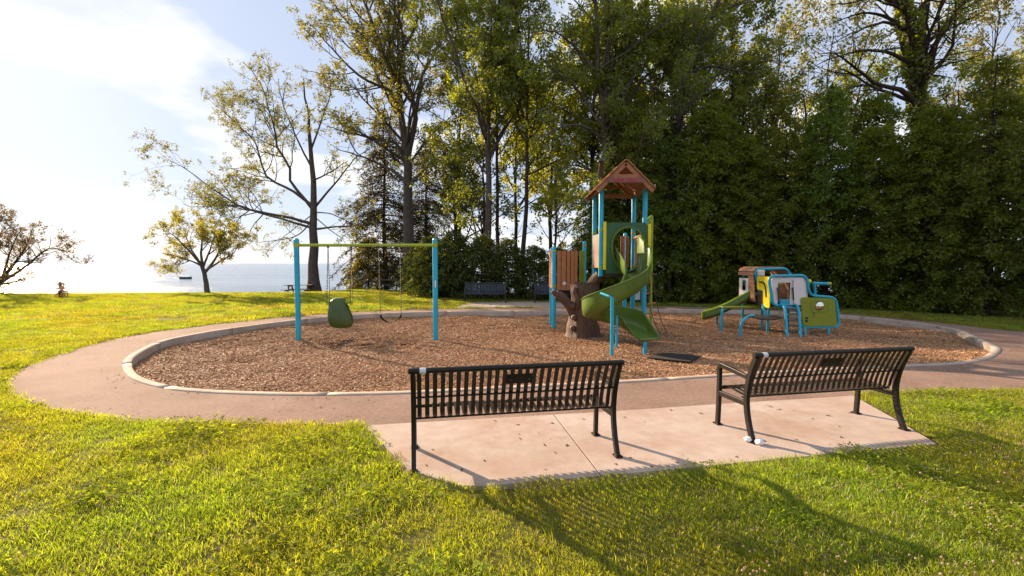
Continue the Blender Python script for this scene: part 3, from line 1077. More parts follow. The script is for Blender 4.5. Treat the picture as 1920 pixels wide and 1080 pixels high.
def with_base(pxs, d):
    """trunk points with the foot put on the ground under the first pixel"""
    p = [Q(x, y, d) for x, y in pxs]
    p[0] = ground_pt(p[0].x, d)
    return p


# --- the open-grown shore tree left of the swing
d = 34.0
L3 = [(with_base([(589, 549), (588, 500), (587, 450), (588, 395), (585, 321), (581, 251), (577, 200), (572, 149)], d), 0.42, 0.04),
      px_limb([(586, 392), (560, 360), (545, 344), (543, 311), (522, 279), (518, 256), (504, 205), (485, 149), (453, 117)], d, 0.122, 0.02, -2.5),
      px_limb([(585, 385), (555, 362), (531, 348), (499, 330), (476, 265), (434, 223), (411, 196)], d, 0.115, 0.02, 2.0),
      px_limb([(586, 420), (550, 410), (522, 404), (453, 388), (411, 362), (355, 321), (318, 302)], d, 0.122, 0.015, -3.0),
      px_limb([(586, 428), (559, 420), (485, 399), (439, 385), (383, 388), (342, 383)], d, 0.101, 0.015, 2.5),
      px_limb([(588, 392), (610, 365), (633, 339), (666, 297), (693, 279)], d, 0.101, 0.02, 1.5),
      px_limb([(588, 430), (633, 425), (670, 422), (698, 399)], d, 0.086, 0.02, -2.0),
      px_limb([(585, 339), (615, 325), (652, 302)], d, 0.072, 0.02, -3.0),
      px_limb([(583, 311), (559, 265), (531, 196), (522, 149)], d, 0.079, 0.02, 1.0),
      px_limb([(582, 284), (605, 219), (619, 173), (615, 131)], d, 0.079, 0.02, -1.0),
      px_limb([(586, 410), (560, 440), (520, 450), (480, 455)], d, 0.058, 0.012, -3.5),
      px_limb([(586, 402), (556, 425), (530, 446), (508, 468)], d, 0.043, 0.012, 3.0),
      px_limb([(588, 405), (620, 432), (642, 448), (652, 468)], d, 0.043, 0.012, 2.5),
      px_limb([(588, 398), (624, 402), (660, 420), (682, 440)], d, 0.050, 0.012, -3.0)]
broadleaf('shade_tree', 'broad open-branched shade tree with sparse leaves by the shore behind the swing', L3, 'leaf_sparse', seed=3, dens=(1.5, 2.2, 2.8), leaf_pm=34, leaf_size=0.125, cap=46000, skip0=(0,), lenf=(0.40, 0.46), maxlen=3.0, leaf_spread=0.07, bias=(0.03, 0.02, 0.0))

# --- tall forked tree
d = 32.5
L4 = [(with_base([(768, 550), (767, 480), (765, 400), (762, 301), (757, 240), (751, 204), (743, 151), (717, 91), (700, 55), (676, -10), (650, -70)], d), 0.48, 0.05),
      px_limb([(763, 300), (775, 240), (779, 214), (770, 175), (752, 130), (753, 96), (772, 67), (790, 10), (800, -50)], d, 0.24, 0.04, -1.5),
      px_limb([(779, 214), (787, 168), (792, 139), (813, 103), (830, 50), (840, -20)], d - 0.3, 0.15, 0.03, 1.5),
      px_limb([(757, 240), (736, 175), (698, 156), (664, 135), (640, 110), (600, 66), (576, 40)], d, 0.16, 0.02, -2.5),
      px_limb([(763, 320), (746, 272), (712, 262), (660, 250), (612, 236)], d, 0.16, 0.02, -3.0),
      px_limb([(764, 345), (736, 320), (676, 293), (630, 280)], d, 0.15, 0.02, 2.5),
      px_limb([(764, 350), (799, 315), (828, 293), (861, 284)], d, 0.14, 0.02, -2.0),
      px_limb([(743, 151), (735, 90), (740, 20), (735, -60)], d, 0.12, 0.03, 2.0),
      px_limb([(752, 130), (745, 60), (760, -30)], d, 0.10, 0.03, -2.5),
      px_limb([(717, 91), (660, 50), (620, 0), (595, -40)], d, 0.10, 0.02, 2.5),
      px_limb([(766, 400), (790, 380), (815, 385)], d, 0.09, 0.02, -2.5)]
broadleaf('forked_tree', 'tall grey-trunked tree forking high above the right swing post', L4, 'leaf_sparse', seed=4, dens=(1.05, 1.8, 2.7), leaf_pm=34, leaf_size=0.155, cap=60000, skip0=(), lenf=(0.48, 0.46), maxlen=4.6, leaf_spread=0.08)

# --- small round tree by the water
d = 27.2
L2 = [(with_base([(389, 550), (386, 527), (383, 512), (379, 500)], d), 0.16, 0.10),
      px_limb([(383, 508), (372, 490), (352, 468), (330, 445), (312, 432)], d, 0.09, 0.015, -1.0),
      px_limb([(381, 503), (377, 475), (380, 440), (374, 412)], d, 0.09, 0.015, 0.8),
      px_limb([(385, 510), (402, 488), (415, 462), (425, 430)], d, 0.09, 0.015, 0.5),
      px_limb([(384, 508), (410, 492), (436, 476), (450, 455)], d, 0.07, 0.012, -0.8),
      px_limb([(381, 500), (360, 490), (330, 480), (303, 474)], d, 0.06, 0.012, 0.9),
      px_limb([(381, 500), (395, 465), (403, 435)], d, 0.07, 0.012, -1.2),
      px_limb([(380, 500), (355, 460), (345, 425)], d, 0.07, 0.012, 1.2)]
broadleaf('small_tree', 'small round golden-green tree standing alone on the lake bank', L2, 'leaf_gold', seed=6, dens=(2.2, 3.2, 3.2), leaf_pm=150, leaf_size=0.10, cap=44000, skip0=(0,), maxlen=1.4, lenf=(0.5, 0.5), leaf_spread=0.07)

# --- spreading tree at the left edge
d = 27.6
L1 = [(with_base([(-16, 551), (-12, 540), (-2, 528), (12, 515)], d), 0.26, 0.14),
      px_limb([(8, 518), (30, 490), (50, 460), (60, 430)], d, 0.11, 0.015, 0.8),
      px_limb([(-6, 533), (30, 512), (60, 490), (92, 466), (128, 472)], d, 0.11, 0.012, -0.6),
      px_limb([(-8, 536), (30, 528), (66, 520), (86, 534)], d, 0.08, 0.012, -1.2),
      px_limb([(-6, 530), (-10, 480), (0, 440), (10, 425)], d, 0.10, 0.015, -0.8),
      px_limb([(-10, 535), (-50, 500), (-80, 450)], d, 0.11, 0.015, 0.6),
      px_limb([(5, 520), (20, 470), (38, 432)], d, 0.08, 0.012, -1.3),
      px_limb([(-8, 538), (26, 538), (50, 530), (72, 536)], d, 0.06, 0.01, 0.8)]
broadleaf('spreading_tree', 'low spreading bank tree leaning in at the left edge', L1, 'leaf_bronze', seed=7, dens=(2.0, 3.0, 3.2), leaf_pm=54, leaf_size=0.11, cap=24000, skip0=(0,), maxlen=1.6, lenf=(0.5, 0.5), leaf_spread=0.06, bark='bark_dark')

# --- wood edge: trees traced one by one
d = 25.5
L6 = [(with_base([(914, 556), (913, 480), (915, 380), (916, 300), (914, 250), (917, 194), (917, 120), (930, 50), (935, -40)], d), 0.25, 0.04),
      px_limb([(914, 255), (900, 222), (875, 172), (862, 125), (853, 92), (837, 55), (825, 22), (812, -40)], d, 0.14, 0.03, -1.0),
      px_limb([(916, 300), (923, 286), (945, 244), (964, 217), (1012, 153)], d, 0.12, 0.02, 1.5),
      px_limb([(862, 125), (835, 100), (818, 60)], d - 0.4, 0.06, 0.015, -1.0),
      px_limb([(916, 330), (890, 300), (860, 290)], d, 0.07, 0.015, 1.0)]
broadleaf('edge_tree', 'grey tree with a long limb curving up left behind the first far bench', L6, 'leaf_maple', seed=8, dens=(1.2, 2.0, 2.8), leaf_pm=51, leaf_size=0.14, cap=26000, lo=0.45)
d = 27.0
L7 = [(with_base([(934, 553), (933, 420), (932, 292), (931, 167), (925, 133), (912, 111), (884, 89), (862, 69), (850, 20)], d), 0.13, 0.03),
      px_limb([(931, 170), (945, 100), (955, 20), (960, -50)], d, 0.08, 0.02, 1.0)]
broadleaf('edge_tree', 'thin dark tree close right of the grey limbed tree', L7, 'leaf_maple', seed=9, dens=(1.3, 2.0, 2.6), leaf_pm=48, leaf_size=0.15, cap=18000, lo=0.45, bark='bark_dark')
d = 24.5
L8 = [(with_base([(976, 562), (979, 480), (987, 400), (989, 300), (988, 180), (981, 125), (975, 69), (970, 36), (957, -20)], d), 0.15, 0.03),
      px_limb([(988, 180), (990, 120), (992, 50), (988, -40)], d, 0.08, 0.02, 0.8),
      px_limb([(989, 235), (1010, 245), (1040, 262)], d, 0.05, 0.012, -1.0)]
broadleaf('edge_tree', 'slender slightly leaning tree between the far benches', L8, 'leaf_maple', seed=10, dens=(1.3, 2.0, 2.6), leaf_pm=48, leaf_size=0.15, cap=20000, lo=0.4, bark='bark_dark')
d = 23.0
L9 = [(with_base([(1134, 570), (1135, 420), (1136, 292), (1133, 194), (1122, 139), (1117, 28), (1112, -60)], d), 0.27, 0.06),
      px_limb([(1133, 194), (1139, 111), (1141, 28), (1150, -60)], d, 0.16, 0.04, 0.8),
      px_limb([(1134, 230), (1165, 210), (1205, 150), (1245, 115), (1289, 61)], d, 0.10, 0.02, 1.5),
      px_limb([(1130, 260), (1090, 235), (1050, 240), (1010, 260)], d, 0.09, 0.015, -2.0),
      px_limb([(1122, 139), (1080, 90), (1040, 60), (1000, 60)], d, 0.09, 0.015, -1.5),
      px_limb([(1134, 300), (1180, 280), (1215, 270)], d, 0.08, 0.015, -2.0),
      px_limb([(1133, 330), (1080, 310), (1040, 320)], d, 0.07, 0.015, -1.5)]
broadleaf('maple_tree', 'big leafy maple with twin trunks rising behind the tower roof', L9, 'leaf_maple', seed=11, dens=(1.3, 2.2, 3.0), leaf_pm=66, leaf_size=0.14, cap=44000, lo=0.25)
d = 24.0
L11 = [(with_base([(1156, 568), (1154, 400), (1153, 292), (1153, 111), (1157, 55), (1144, -10)], d), 0.11, 0.03),
       px_limb([(1153, 180), (1175, 130), (1190, 60)], d, 0.06, 0.015, 1.0)]
broadleaf('maple_tree', 'thin straight maple just right of the twin trunks', L11, 'leaf_dark', seed=12, dens=(1.3, 2.2, 2.8), leaf_pm=54, leaf_size=0.14, cap=13000, lo=0.35, bark='bark_dark')
d = 23.5
L10 = [(with_base([(1258, 570), (1262, 400), (1268, 250), (1278, 180), (1286, 125), (1294, 92), (1314, 69), (1333, 33), (1346, 0), (1360, -60)], d), 0.26, 0.06),
       px_limb([(1290, 105), (1308, 22), (1312, -50)], d, 0.12, 0.04, 0.8),
       px_limb([(1286, 140), (1330, 125), (1380, 132), (1430, 140)], d, 0.10, 0.015, -1.5),
       px_limb([(1280, 180), (1330, 150), (1400, 100)], d, 0.09, 0.015, 1.8),
       px_limb([(1275, 200), (1235, 170), (1200, 150)], d, 0.08, 0.015, -1.5),
       px_limb([(1333, 33), (1380, 10), (1430, 0)], d, 0.08, 0.015, -1.0)]
broadleaf('maple_tree', 'leaning maple with a pinkish trunk right of the tower roof', L10, 'leaf_dark', seed=13, dens=(1.3, 2.2, 3.0), leaf_pm=60, leaf_size=0.135, cap=32000, lo=0.35)
# --- big old tree over the cedars
d = 22.5
L20 = [(with_base([(1722, 580), (1724, 400), (1728, 260), (1724, 200), (1720, 150), (1716, 100), (1710, 50), (1690, 0), (1672, -60)], d), 0.52, 0.17),
       px_limb([(1719, 120), (1727, 60), (1736, 0), (1746, -60)], d, 0.27, 0.14, 0.6),
       px_limb([(1728, 135), (1742, 108), (1762, 69), (1795, 22), (1812, -10), (1850, -70)], d, 0.15, 0.05, -0.8),
       px_limb([(1724, 198), (1707, 186), (1690, 169), (1645, 158), (1607, 128), (1565, 103), (1534, 100)], d, 0.15, 0.012, -2.0),
       px_limb([(1657, 163), (1640, 170), (1623, 180), (1615, 197)], d - 0.8, 0.05, 0.012, -0.5),
       px_limb([(1716, 125), (1698, 114), (1662, 97), (1607, 97), (1559, 111), (1518, 130)], d, 0.11, 0.01, -1.0),
       px_limb([(1708, 62), (1690, 50), (1657, 30), (1620, 25), (1579, 36), (1551, 47)], d, 0.12, 0.01, 1.0),
       px_limb([(1700, 58), (1662, 42), (1607, 58), (1557, 86)], d, 0.09, 0.01, -2.0),
       px_limb([(1692, 10), (1650, -10), (1600, 5), (1550, 10)], d, 0.09, 0.01, -1.0),
       px_limb([(1730, 140), (1760, 142), (1785, 146)], d, 0.06, 0.012, -1.5)]
broadleaf('old_tree', 'massive ivy-clad old tree with bare crooked limbs above the cedars', L20, 'leaf_dark', seed=14, dens=(1.1, 1.6, 1.6), leaf_pm=27, leaf_size=0.13, cap=16000, lo=0.55, bark='bark_dark')
# ivy on its trunk
old = [o for o in COL.objects if o.name == 'old_tree'][0]
r_ = np.random.default_rng(77)
tr = resample(np.array([tuple(p) for p in L20[0][0]]), 60)
k = r_.integers(22, 58, 5200)
a = r_.uniform(0, 6.283, 5200)
rad = 0.30 + 0.22 * r_.beta(1.2, 2.5, 5200) + 0.12 * np.sin(k * 0.8)
iv = tr[k] + np.stack([np.cos(a) * rad, np.sin(a) * rad, r_.uniform(-0.15, 0.15, 5200)], 1)
V, F_ = leaf_quads(iv, 0.15, r_, 0.5, 0.8, 0.5)
link('ivy', np_mesh('ivy', V - np.array(old.location), [F_], M['leaf_maple']), old)


def auto_tree(label, x, y, h, spread, leaf, seed, lean=(0, 0), cap=26000, leaf_size=0.17, leaf_pm=54, clear=0.3, tr=0.16, nl=7, bark='bark_dark', name='wood_tree', group='trees in the wood behind the playground', dens=(1.2, 2.0, 2.4)):
    r = random.Random(seed)
    b = ground_pt(x, y)
    top = b + Vector((lean[0], lean[1], h))
    mid1 = b.lerp(top, 0.35) + Vector((r.uniform(-.2, .2), r.uniform(-.2, .2), 0))
    mid2 = b.lerp(top, 0.7) + Vector((r.uniform(-.3, .3), r.uniform(-.3, .3), 0))
    limbs = [([b, mid1, mid2, top], tr, 0.03)]
    for i in range(nl):
        u = clear + (0.9 - clear) * (i + r.random() * 0.7) / nl
        p = b.lerp(top, u)
        az = i * 2.4 + r.uniform(-.5, .5)
        ln = spread * (1.15 - 0.6 * abs(u - 0.5)) * r.uniform(0.75, 1.15)
        dv = Vector((math.cos(az), math.sin(az), 0))
        limbs.append(([p, p + dv * ln * 0.5 + Vector((0, 0, ln * 0.30)), p + dv * ln + Vector((0, 0, ln * r.uniform(0.35, 0.8)))], tr * 0.42 * (1.2 - u), 0.012))
    return broadleaf(name, label, limbs, leaf, bark, seed=seed, dens=dens, leaf_pm=leaf_pm, leaf_size=leaf_size, cap=cap, group=group, lo=0.3)


auto_tree('bright backlit maple glowing yellow-green left of the tower', 2.6, 30.0, 13.0, 4.2, 'leaf_glow', 31, cap=34000, clear=0.28)
auto_tree('bright maple behind the slender leaning tree', 0.4, 32.0, 15.0, 4.2, 'leaf_glow', 32, cap=30000, clear=0.35)
auto_tree('tall maple filling the gap behind the tower roof', 6.0, 29.0, 17.0, 4.6, 'leaf_glow', 33, cap=20000, clear=0.3)
auto_tree('tall dark maple behind the leaning pinkish trunk', 9.6, 29.5, 17.5, 4.6, 'leaf_maple', 34, cap=18000, clear=0.3)
auto_tree('leafy tree with its crown cut by the top edge left of the leaning maple', 4.4, 26.5, 18.0, 4.2, 'leaf_maple', 35, cap=18000, clear=0.42)
auto_tree('thin pale tree behind the tall forked tree', -3.6, 31.0, 15.5, 3.4, 'leaf_sparse', 36, cap=20000, clear=0.4)
auto_tree('dark low maple behind the first far bench', -1.6, 26.0, 8.0, 2.7, 'leaf_dark', 37, cap=20000, clear=0.22)
auto_tree('rounded dark tree right of the spruces', -3.2, 28.5, 9.0, 3.0, 'leaf_dark', 38, cap=22000, clear=0.2)
auto_tree('warm-lit thin tree rising in the gap left of the ivy-clad tree', 16.6, 30.0, 16.5, 2.6, 'leaf_sunset', 39, cap=9000, leaf_pm=24, clear=0.5)
auto_tree('warm-lit tree just behind the bare limbs of the ivy-clad tree', 20.4, 31.0, 16.5, 3.2, 'leaf_sunset', 40, cap=14000, leaf_pm=36, clear=0.45)
auto_tree('slender warm-lit tree right of the ivy-clad trunk', 27.6, 27.5, 16.0, 2.4, 'leaf_sunset', 41, cap=12000, leaf_pm=30, clear=0.5)
auto_tree('warm-lit tree at the top right corner', 33.0, 30.5, 16.0, 3.0, 'leaf_sunset', 42, cap=12000, leaf_pm=36, clear=0.45)
auto_tree('dark leafy tree top left of the bare limbs', 13.0, 27.0, 12.5, 2.8, 'leaf_dark', 43, cap=18000, clear=0.5)

auto_tree('round-headed green tree rising behind the cedars, under the bare limbs', 15.4, 25.6, 10.8, 2.8, 'leaf_dark', 44, cap=20000, clear=0.35)
auto_tree('green tree behind the cedars just left of the ivy-clad trunk', 18.6, 26.0, 11.4, 2.8, 'leaf_maple', 45, cap=20000, clear=0.35)
auto_tree('green tree behind the cedars just right of the ivy-clad trunk', 22.6, 24.5, 10.6, 2.8, 'leaf_dark', 46, cap=20000, clear=0.35)
auto_tree('green tree above the last cedars by the right edge', 25.0, 22.5, 11.0, 3.0, 'leaf_maple', 47, cap=20000, clear=0.35)
auto_tree('tall green tree filling the gap right of the leaning maple', 11.6, 25.8, 14.5, 3.2, 'leaf_dark', 48, cap=24000, clear=0.4)
auto_tree('tall leafy tree above the playhouse, behind the cedars', 9.6, 25.0, 13.0, 3.0, 'leaf_maple', 49, cap=22000, clear=0.4)
auto_tree('low sunlit young maple in the gap left of the tower', 2.3, 25.5, 6.8, 2.2, 'leaf_glow', 50, cap=12000, clear=0.28, tr=0.09)

# --- conifers
def conifer_mesh(h, rad, nb, per, seed, base=0.06, droop=0.25, size=0.17, power=0.75, lat=0.16, aspect=0.42, trunk_r=0.12, top_pow=0.8, belly=0.3):
    r = np.random.default_rng(seed)
    u = base + (1 - base) * r.uniform(0, 1, nb) ** power
    prof = np.where(u < belly, 0.78 + 0.22 * u / belly, np.clip((1 - u) / (1 - belly), 0, 1) ** top_pow)
    ln = rad * (0.12 + 0.88 * prof) * r.uniform(0.72, 1.18, nb)
    az = r.uniform(0, 6.283, nb)
    n = 6
    t = np.linspace(0, 1, n)
    dirv = np.stack([np.cos(az), np.sin(az), np.zeros(nb)], 1)
    z = h * u[:, None] + ln[:, None] * (0.18 * t[None] - (droop + 0.18) * t[None] ** 2)
    Pb = dirv[:, None] * (ln[:, None] * t[None])[..., None]
    Pb[..., 2] = z
    Pb[:, 1:] += r.normal(0, 0.05, Pb[:, 1:].shape)
    Rb = (0.010 + 0.010 * ln)[:, None] * np.linspace(1, 0.25, n)[None]
    tz = np.linspace(0, h, 10)
    tp = np.stack([0.06 * np.sin(tz * 0.7 + seed), 0.06 * np.cos(tz * 0.6 + seed), tz], 1)
    TV, TF = tubes_np(tp[None], (np.linspace(trunk_r, 0.015, 10))[None], 8)
    wood = join_np([(TV, TF), tubes_np(Pb, Rb, 3)])
    par = np.repeat(np.arange(nb), np.maximum(4, np.round(per * ln / rad)).astype(int))
    tt = r.uniform(0.22, 1.05, len(par)).clip(0, 1) ** 0.75
    f = tt * (n - 1); i = np.minimum(f.astype(int), n - 2); w = (f - i)[:, None]
    p = Pb[par, i] * (1 - w) + Pb[par, i + 1] * w
    side = np.stack([-np.sin(az), np.cos(az), np.zeros(nb)], 1)[par]
    s = r.normal(0, 1, len(par))
    p = p + side * (s * lat * (1.25 - 0.7 * tt))[:, None] + np.stack([np.zeros(len(par)), np.zeros(len(par)), -np.abs(r.normal(0, lat * 0.55, len(par)))], 1) + r.normal(0, 0.03, (len(par), 3))
    outd = dirv[par] * 1.1 + side * np.sign(s)[:, None] * 0.5
    lv = leaf_quads(p, size, r, 0.35, aspect, 0.5, outd)
    return wood, lv


def conifer_set(kind, variants, leaf, bark):
    out = []
    for kw in variants:
        w, l = conifer_mesh(**kw)
        out.append((np_mesh('trunk', w[0], [w[1]], M[bark], True), np_mesh('crown', l[0], [l[1]], M[leaf])))
    return out


def plant(name, label, meshes, x, y, s=1.0, rz=0.0, group=None, cat='tree', sz=None):
    t = thing(name, label, cat, tuple(ground_pt(x, y) + Vector((0, 0, 0.05))), rz, group)
    t.scale = (s, s, sz or s)
    link('trunk', meshes[0], t); link('crown', meshes[1], t)
    return t


cedar = conifer_set('cedar', [dict(h=8.4, rad=1.75, nb=(330, 270, 220, 300)[k], per=(130, 115, 105, 125)[k], seed=200 + k, base=0.03, droop=0.30, size=0.125, lat=0.16, aspect=0.5, top_pow=0.55, belly=0.35, power=0.9) for k in range(4)], 'leaf_cedar', 'bark_dark')
ordw = ['first', 'second', 'third', 'fourth', 'fifth', 'sixth', 'seventh', 'eighth', 'ninth', 'tenth', 'eleventh', 'twelfth', 'thirteenth']
cedar_tones = [M['leaf_cedar'], leaf_mat('cedar_spray_brownish', (0.065, 0.095, 0.014), (0.17, 0.19, 0.024), 0.38, (0.38, 0.40, 0.02), gloss=0.03), leaf_mat('cedar_spray_deep', (0.05, 0.095, 0.014), (0.13, 0.19, 0.022), 0.40, (0.32, 0.44, 0.018), gloss=0.03)]
for k, c_ in enumerate(cedar):
    c_[1].materials.clear(); c_[1].materials.append(cedar_tones[k % 3])
row = [(4.3, 22.2, 0.86), (5.6, 21.6, 0.97), (7.0, 21.0, 0.98), (8.4, 20.7, 1.02), (9.8, 20.2, 0.95), (11.2, 19.7, 1.0), (12.5, 19.0, 0.96), (13.7, 18.1, 0.92), (14.8, 17.0, 0.95), (15.8, 15.8, 0.9), (16.8, 14.4, 0.88), (18.0, 13.0, 0.9), (19.4, 11.8, 0.9)]
for k, (x, y, s) in enumerate(row):
    plant('cedar_tree', f'dark dense cedar, {ordw[k]} in the front row counted rightwards from the play tower', cedar[k % 4], x, y, s, k * 1.9, 'cedars in the front row on the right', sz=s * random.uniform(0.86, 1.14))
for k in range(8):
    x, y = 5.8 + k * 2.0, 24.4 - k * 0.75 + (0.3 if k % 2 else -0.3)
    plant('cedar_tree', f'shaded cedar, {ordw[k]} in the back row behind the front cedars', cedar[(k + 2) % 4], x, y, 0.98 + 0.06 * (k % 3), k * 2.3 + 1, 'cedars in the back row on the right')

hedge = conifer_set('hedge', [dict(h=3.3, rad=1.25, nb=170, per=70, seed=220 + k, base=0.02, droop=0.2, size=0.13, lat=0.15, aspect=0.5, top_pow=0.42, belly=0.45, power=0.95, trunk_r=0.07) for k in range(3)], 'leaf_hedge', 'bark_dark')
hrow = [(-4.1, 24.2, 0.95), (-2.9, 23.6, 1.05), (-1.5, 23.0, 0.98), (-0.2, 22.7, 0.9), (1.1, 22.6, 0.82), (2.3, 22.7, 0.80), (3.4, 22.8, 0.86)]
for k, (x, y, s) in enumerate(hrow):
    plant('hedge_shrub', f'bushy dark hedge shrub, {ordw[k]} from the left behind the far benches', hedge[k % 3], x, y, s, k * 1.3, 'hedge shrubs behind the far benches', 'shrub')
for k, (x, y, s) in enumerate([(-5.4, 27.5, 0.9), (-6.3, 35.5, 1.0), (-4.6, 33.0, 0.95)]):
    plant('hedge_shrub', ['low dark shrub right of the forked tree trunk', 'low shrub at the foot of the right spruce', 'dark shrub behind the low shrub right of the forked trunk'][k], hedge[k % 3], x, y, s, k, 'shrubs by the forked tree', 'shrub')
golden = conifer_set('arborvitae', [dict(h=4.2, rad=1.7, nb=170, per=60, seed=230, base=0.02, droop=0.35, size=0.17, lat=0.18, aspect=0.5, top_pow=0.5, belly=0.35, trunk_r=0.09)], 'leaf_sparse', 'bark_dark')
plant('waterside_shrub', 'large rounded waterside shrub right of the broad shade tree', golden[0], -10.6, 35.2, 1.0, 0.4, cat='shrub')
spruce = conifer_set('spruce', [dict(h=13.5, rad=4.0, nb=300, per=120, seed=240 + k, base=0.10, droop=0.45, size=0.21, lat=0.22, aspect=0.30, top_pow=0.85, belly=0.12, trunk_r=0.2, power=0.95) for k in range(2)], 'leaf_spruce', 'bark_dark')
plant('spruce_tree', 'shaggy dark spruce with drooping boughs behind the swing', spruce[0], -9.4, 35.2, 0.98, 0.3)
plant('spruce_tree', 'second drooping spruce behind the forked tree trunk', spruce[1], -6.4, 35.6, 0.86, 1.3)

# ------------------------------------------------------------------ benches
def make_bench(name, label, frame_mat, slat_mat, L_=1.775, group=None, plaque=True):
    t = thing(name, label, 'bench', group=group)
    # side profile: y grows towards the seat front, z up; back leg foot at y=0
    def backpost(z):
        pts = [(0.0, 0), (0.055, 0.13), (0.095, 0.28), (0.105, 0.42), (0.085, 0.56), (0.04, 0.70), (-0.02, 0.83)]
        return pts
    for sx in (0, L_):
        q = catmull([(sx, y, z) for y, z in backpost(0)], 4)
        MB().strip(q, (0.038, 0, 0), 0.052).build('back_leg', frame_mat, t, bevel=0.004)
        front = [(sx, 0.545, 0), (sx, 0.535, 0.2), (sx, 0.53, 0.45), (sx, 0.535, 0.615), (sx, 0.50, 0.645), (sx, 0.35, 0.632), (sx, 0.20, 0.618), (sx, 0.10, 0.61)]
        q = rounded(front, 0.05, 4, False)
        MB().strip(q, (0.038, 0, 0), 0.045).build('front_leg_and_arm', frame_mat, t, bevel=0.004)
        MB().bar((sx, 0.10, 0.345), (sx, 0.535, 0.34), 0.03, 0.05).build('seat_support', frame_mat, t, bevel=0.003)
        for fy in (0.0, 0.545):
            MB().box((sx, fy, 0.005), (0.065, 0.085, 0.010)).build('foot_plate', frame_mat, t)
    MB().tube([(-0.035, -0.022, 0.845), (L_ + 0.035, -0.022, 0.845)], 0.024, 10).build('top_rail', frame_mat, t, True)
    MB().tube([(0, 0.075, 0.60), (L_, 0.075, 0.60)], 0.009, 6).build('middle_rod', frame_mat, t, True)
    MB().tube([(0, 0.175, 0.392), (L_, 0.175, 0.392)], 0.009, 6).build('rear_rod', frame_mat, t, True)
    MB().tube([(0, 0.515, 0.395), (L_, 0.515, 0.395)], 0.016, 6).build('front_rod', frame_mat, t, True)
    prof = [(-0.020, 0.825), (0.035, 0.715), (0.085, 0.60), (0.118, 0.50), (0.130, 0.440), (0.150, 0.412), (0.190, 0.405), (0.30, 0.412), (0.42, 0.425), (0.49, 0.425), (0.525, 0.410), (0.535, 0.375)]
    q = catmull([(0, y, z) for y, z in prof], 2)
    sm = MB().strip(q, (0.036, 0, 0), 0.006).mesh('slat', slat_mat)
    ns = 27
    for k in range(ns):
        o = link('slat', sm, t)
        o.location = (0.05 + (L_ - 0.10) * k / (ns - 1), 0, 0)
    if plaque:
        pl = MB().box((L_ * 0.5, 0.020, 0.735), (0.225, 0.008, 0.10), Matrix.Rotation(R(24), 3, 'X')).build('plaque', frame_mat, t, bevel=0.003)
        for sx in (-0.08, 0.08):
            MB().tube([(L_ * 0.5 + sx, 0.012, 0.735), (L_ * 0.5 + sx, 0.002, 0.731)], 0.008, 8).build('screw', M['steel'], pl)
    MB().tube([(0.055, -0.022, 0.845), (0.105, -0.022, 0.845)], 0.0255, 10).build('sticker', M['label'], t, True)
    return t


def bench_at(t, a, b):
    a, b = Vector((a[0], a[1], 0)), Vector((b[0], b[1], 0))
    t.location = (a.x, a.y, 0.008)
    t.rotation_euler = (0, 0, math.atan2(b.y - a.y, b.x - a.x))


def copy_tree(o, parent=None):
    c = o.copy(); COL.objects.link(c); c.parent = parent
    for ch in o.children: copy_tree(ch, c)
    return c


b1 = make_bench('park_bench', 'black slatted metal bench on the left of the near concrete pad, seen from behind', M['bench_brown'], M['slat_sheen'], group='benches by the path')
bench_at(b1, P(776, 888), P(1158, 857))
b2 = copy_tree(b1)
b2['label'] = 'black slatted metal bench right on the near pad, white bags at its foot'
bench_at(b2, P(1412, 831), P(1703, 806))
b3 = make_bench('park_bench', 'dark slatted bench, sky reflection tinted into its slats, facing the play area across the mulch, left of the tower', M['black'], M['slat_sky_tint'], group='benches by the path', plaque=False)
bench_at(b3, (P(948, 566.5).x, P(948, 566.5).y), (P(874, 566.5).x, P(874, 566.5).y))
b4 = copy_tree(b3)
b4['label'] = 'dark slatted far bench, sky reflection tinted into its slats, half hidden behind the wooden tower deck'
bench_at(b4, (P(1077, 566.5).x, P(1077, 566.5).y), (P(1003, 566.5).x, P(1003, 566.5).y))

# sandbags
for k, (px, py, s) in enumerate([(1404, 829, 1.0), (1424, 834, 1.15)]):
    c = P(px, py)
    bm = bmesh.new()
    bmesh.ops.create_icosphere(bm, subdivisions=3, radius=0.036 * s)
    for v in bm.verts:
        n_ = math.sin(v.co.x * 160 + k) * math.sin(v.co.y * 130 + 2 * k) * math.sin(v.co.z * 150)
        v.co *= 1 + 0.16 * n_
        v.co.z = max(v.co.z * 0.75, -0.020) + 0.020
        v.co.x *= 1.25
    o = bm_obj('sandbag', bm, M['bag'])
    for p in o.data.polygons: p.use_smooth = True
    o.location = (c.x, c.y, 0.008); o.rotation_euler = (0, 0, k * 1.1)
    tag(o, ['small white bag on the left of the right bench rear foot', 'larger white bag on the right of the right bench rear foot'][k], 'bag', 'white bags at the bench foot')

# dry leaves on the pad
lm = MB().plate([(-0.02, 0, 0), (-0.006, -0.010, 0.003), (0.012, -0.008, 0.0), (0.022, 0, 0.005), (0.010, 0.010, 0.001), (-0.008, 0.009, 0.004)], (0, 0, 1), 0.002).mesh('dry_leaf', M['dry_leaf'])
lr = random.Random(8)
cnt = 0
while cnt < 46:
    x, y = lr.uniform(-1.2, 4.3), lr.uniform(3.7, 6.1)
    if float(poly_dist(slab, [x], [y])[0]) < 0.06: continue
    o = link('dry_leaf', lm)
    o.location = (x, y, 0.009); o.rotation_euler = (lr.uniform(-.12, .12), lr.uniform(-.12, .12), lr.uniform(0, 6.28))
    s = lr.uniform(0.35, 1.0); o.scale = (s * lr.uniform(0.8, 1.5), s, s)
    tag(o, 'small dry brown leaf lying on the near concrete pad', 'leaf', 'dry leaves on the concrete pad')
    cnt += 1

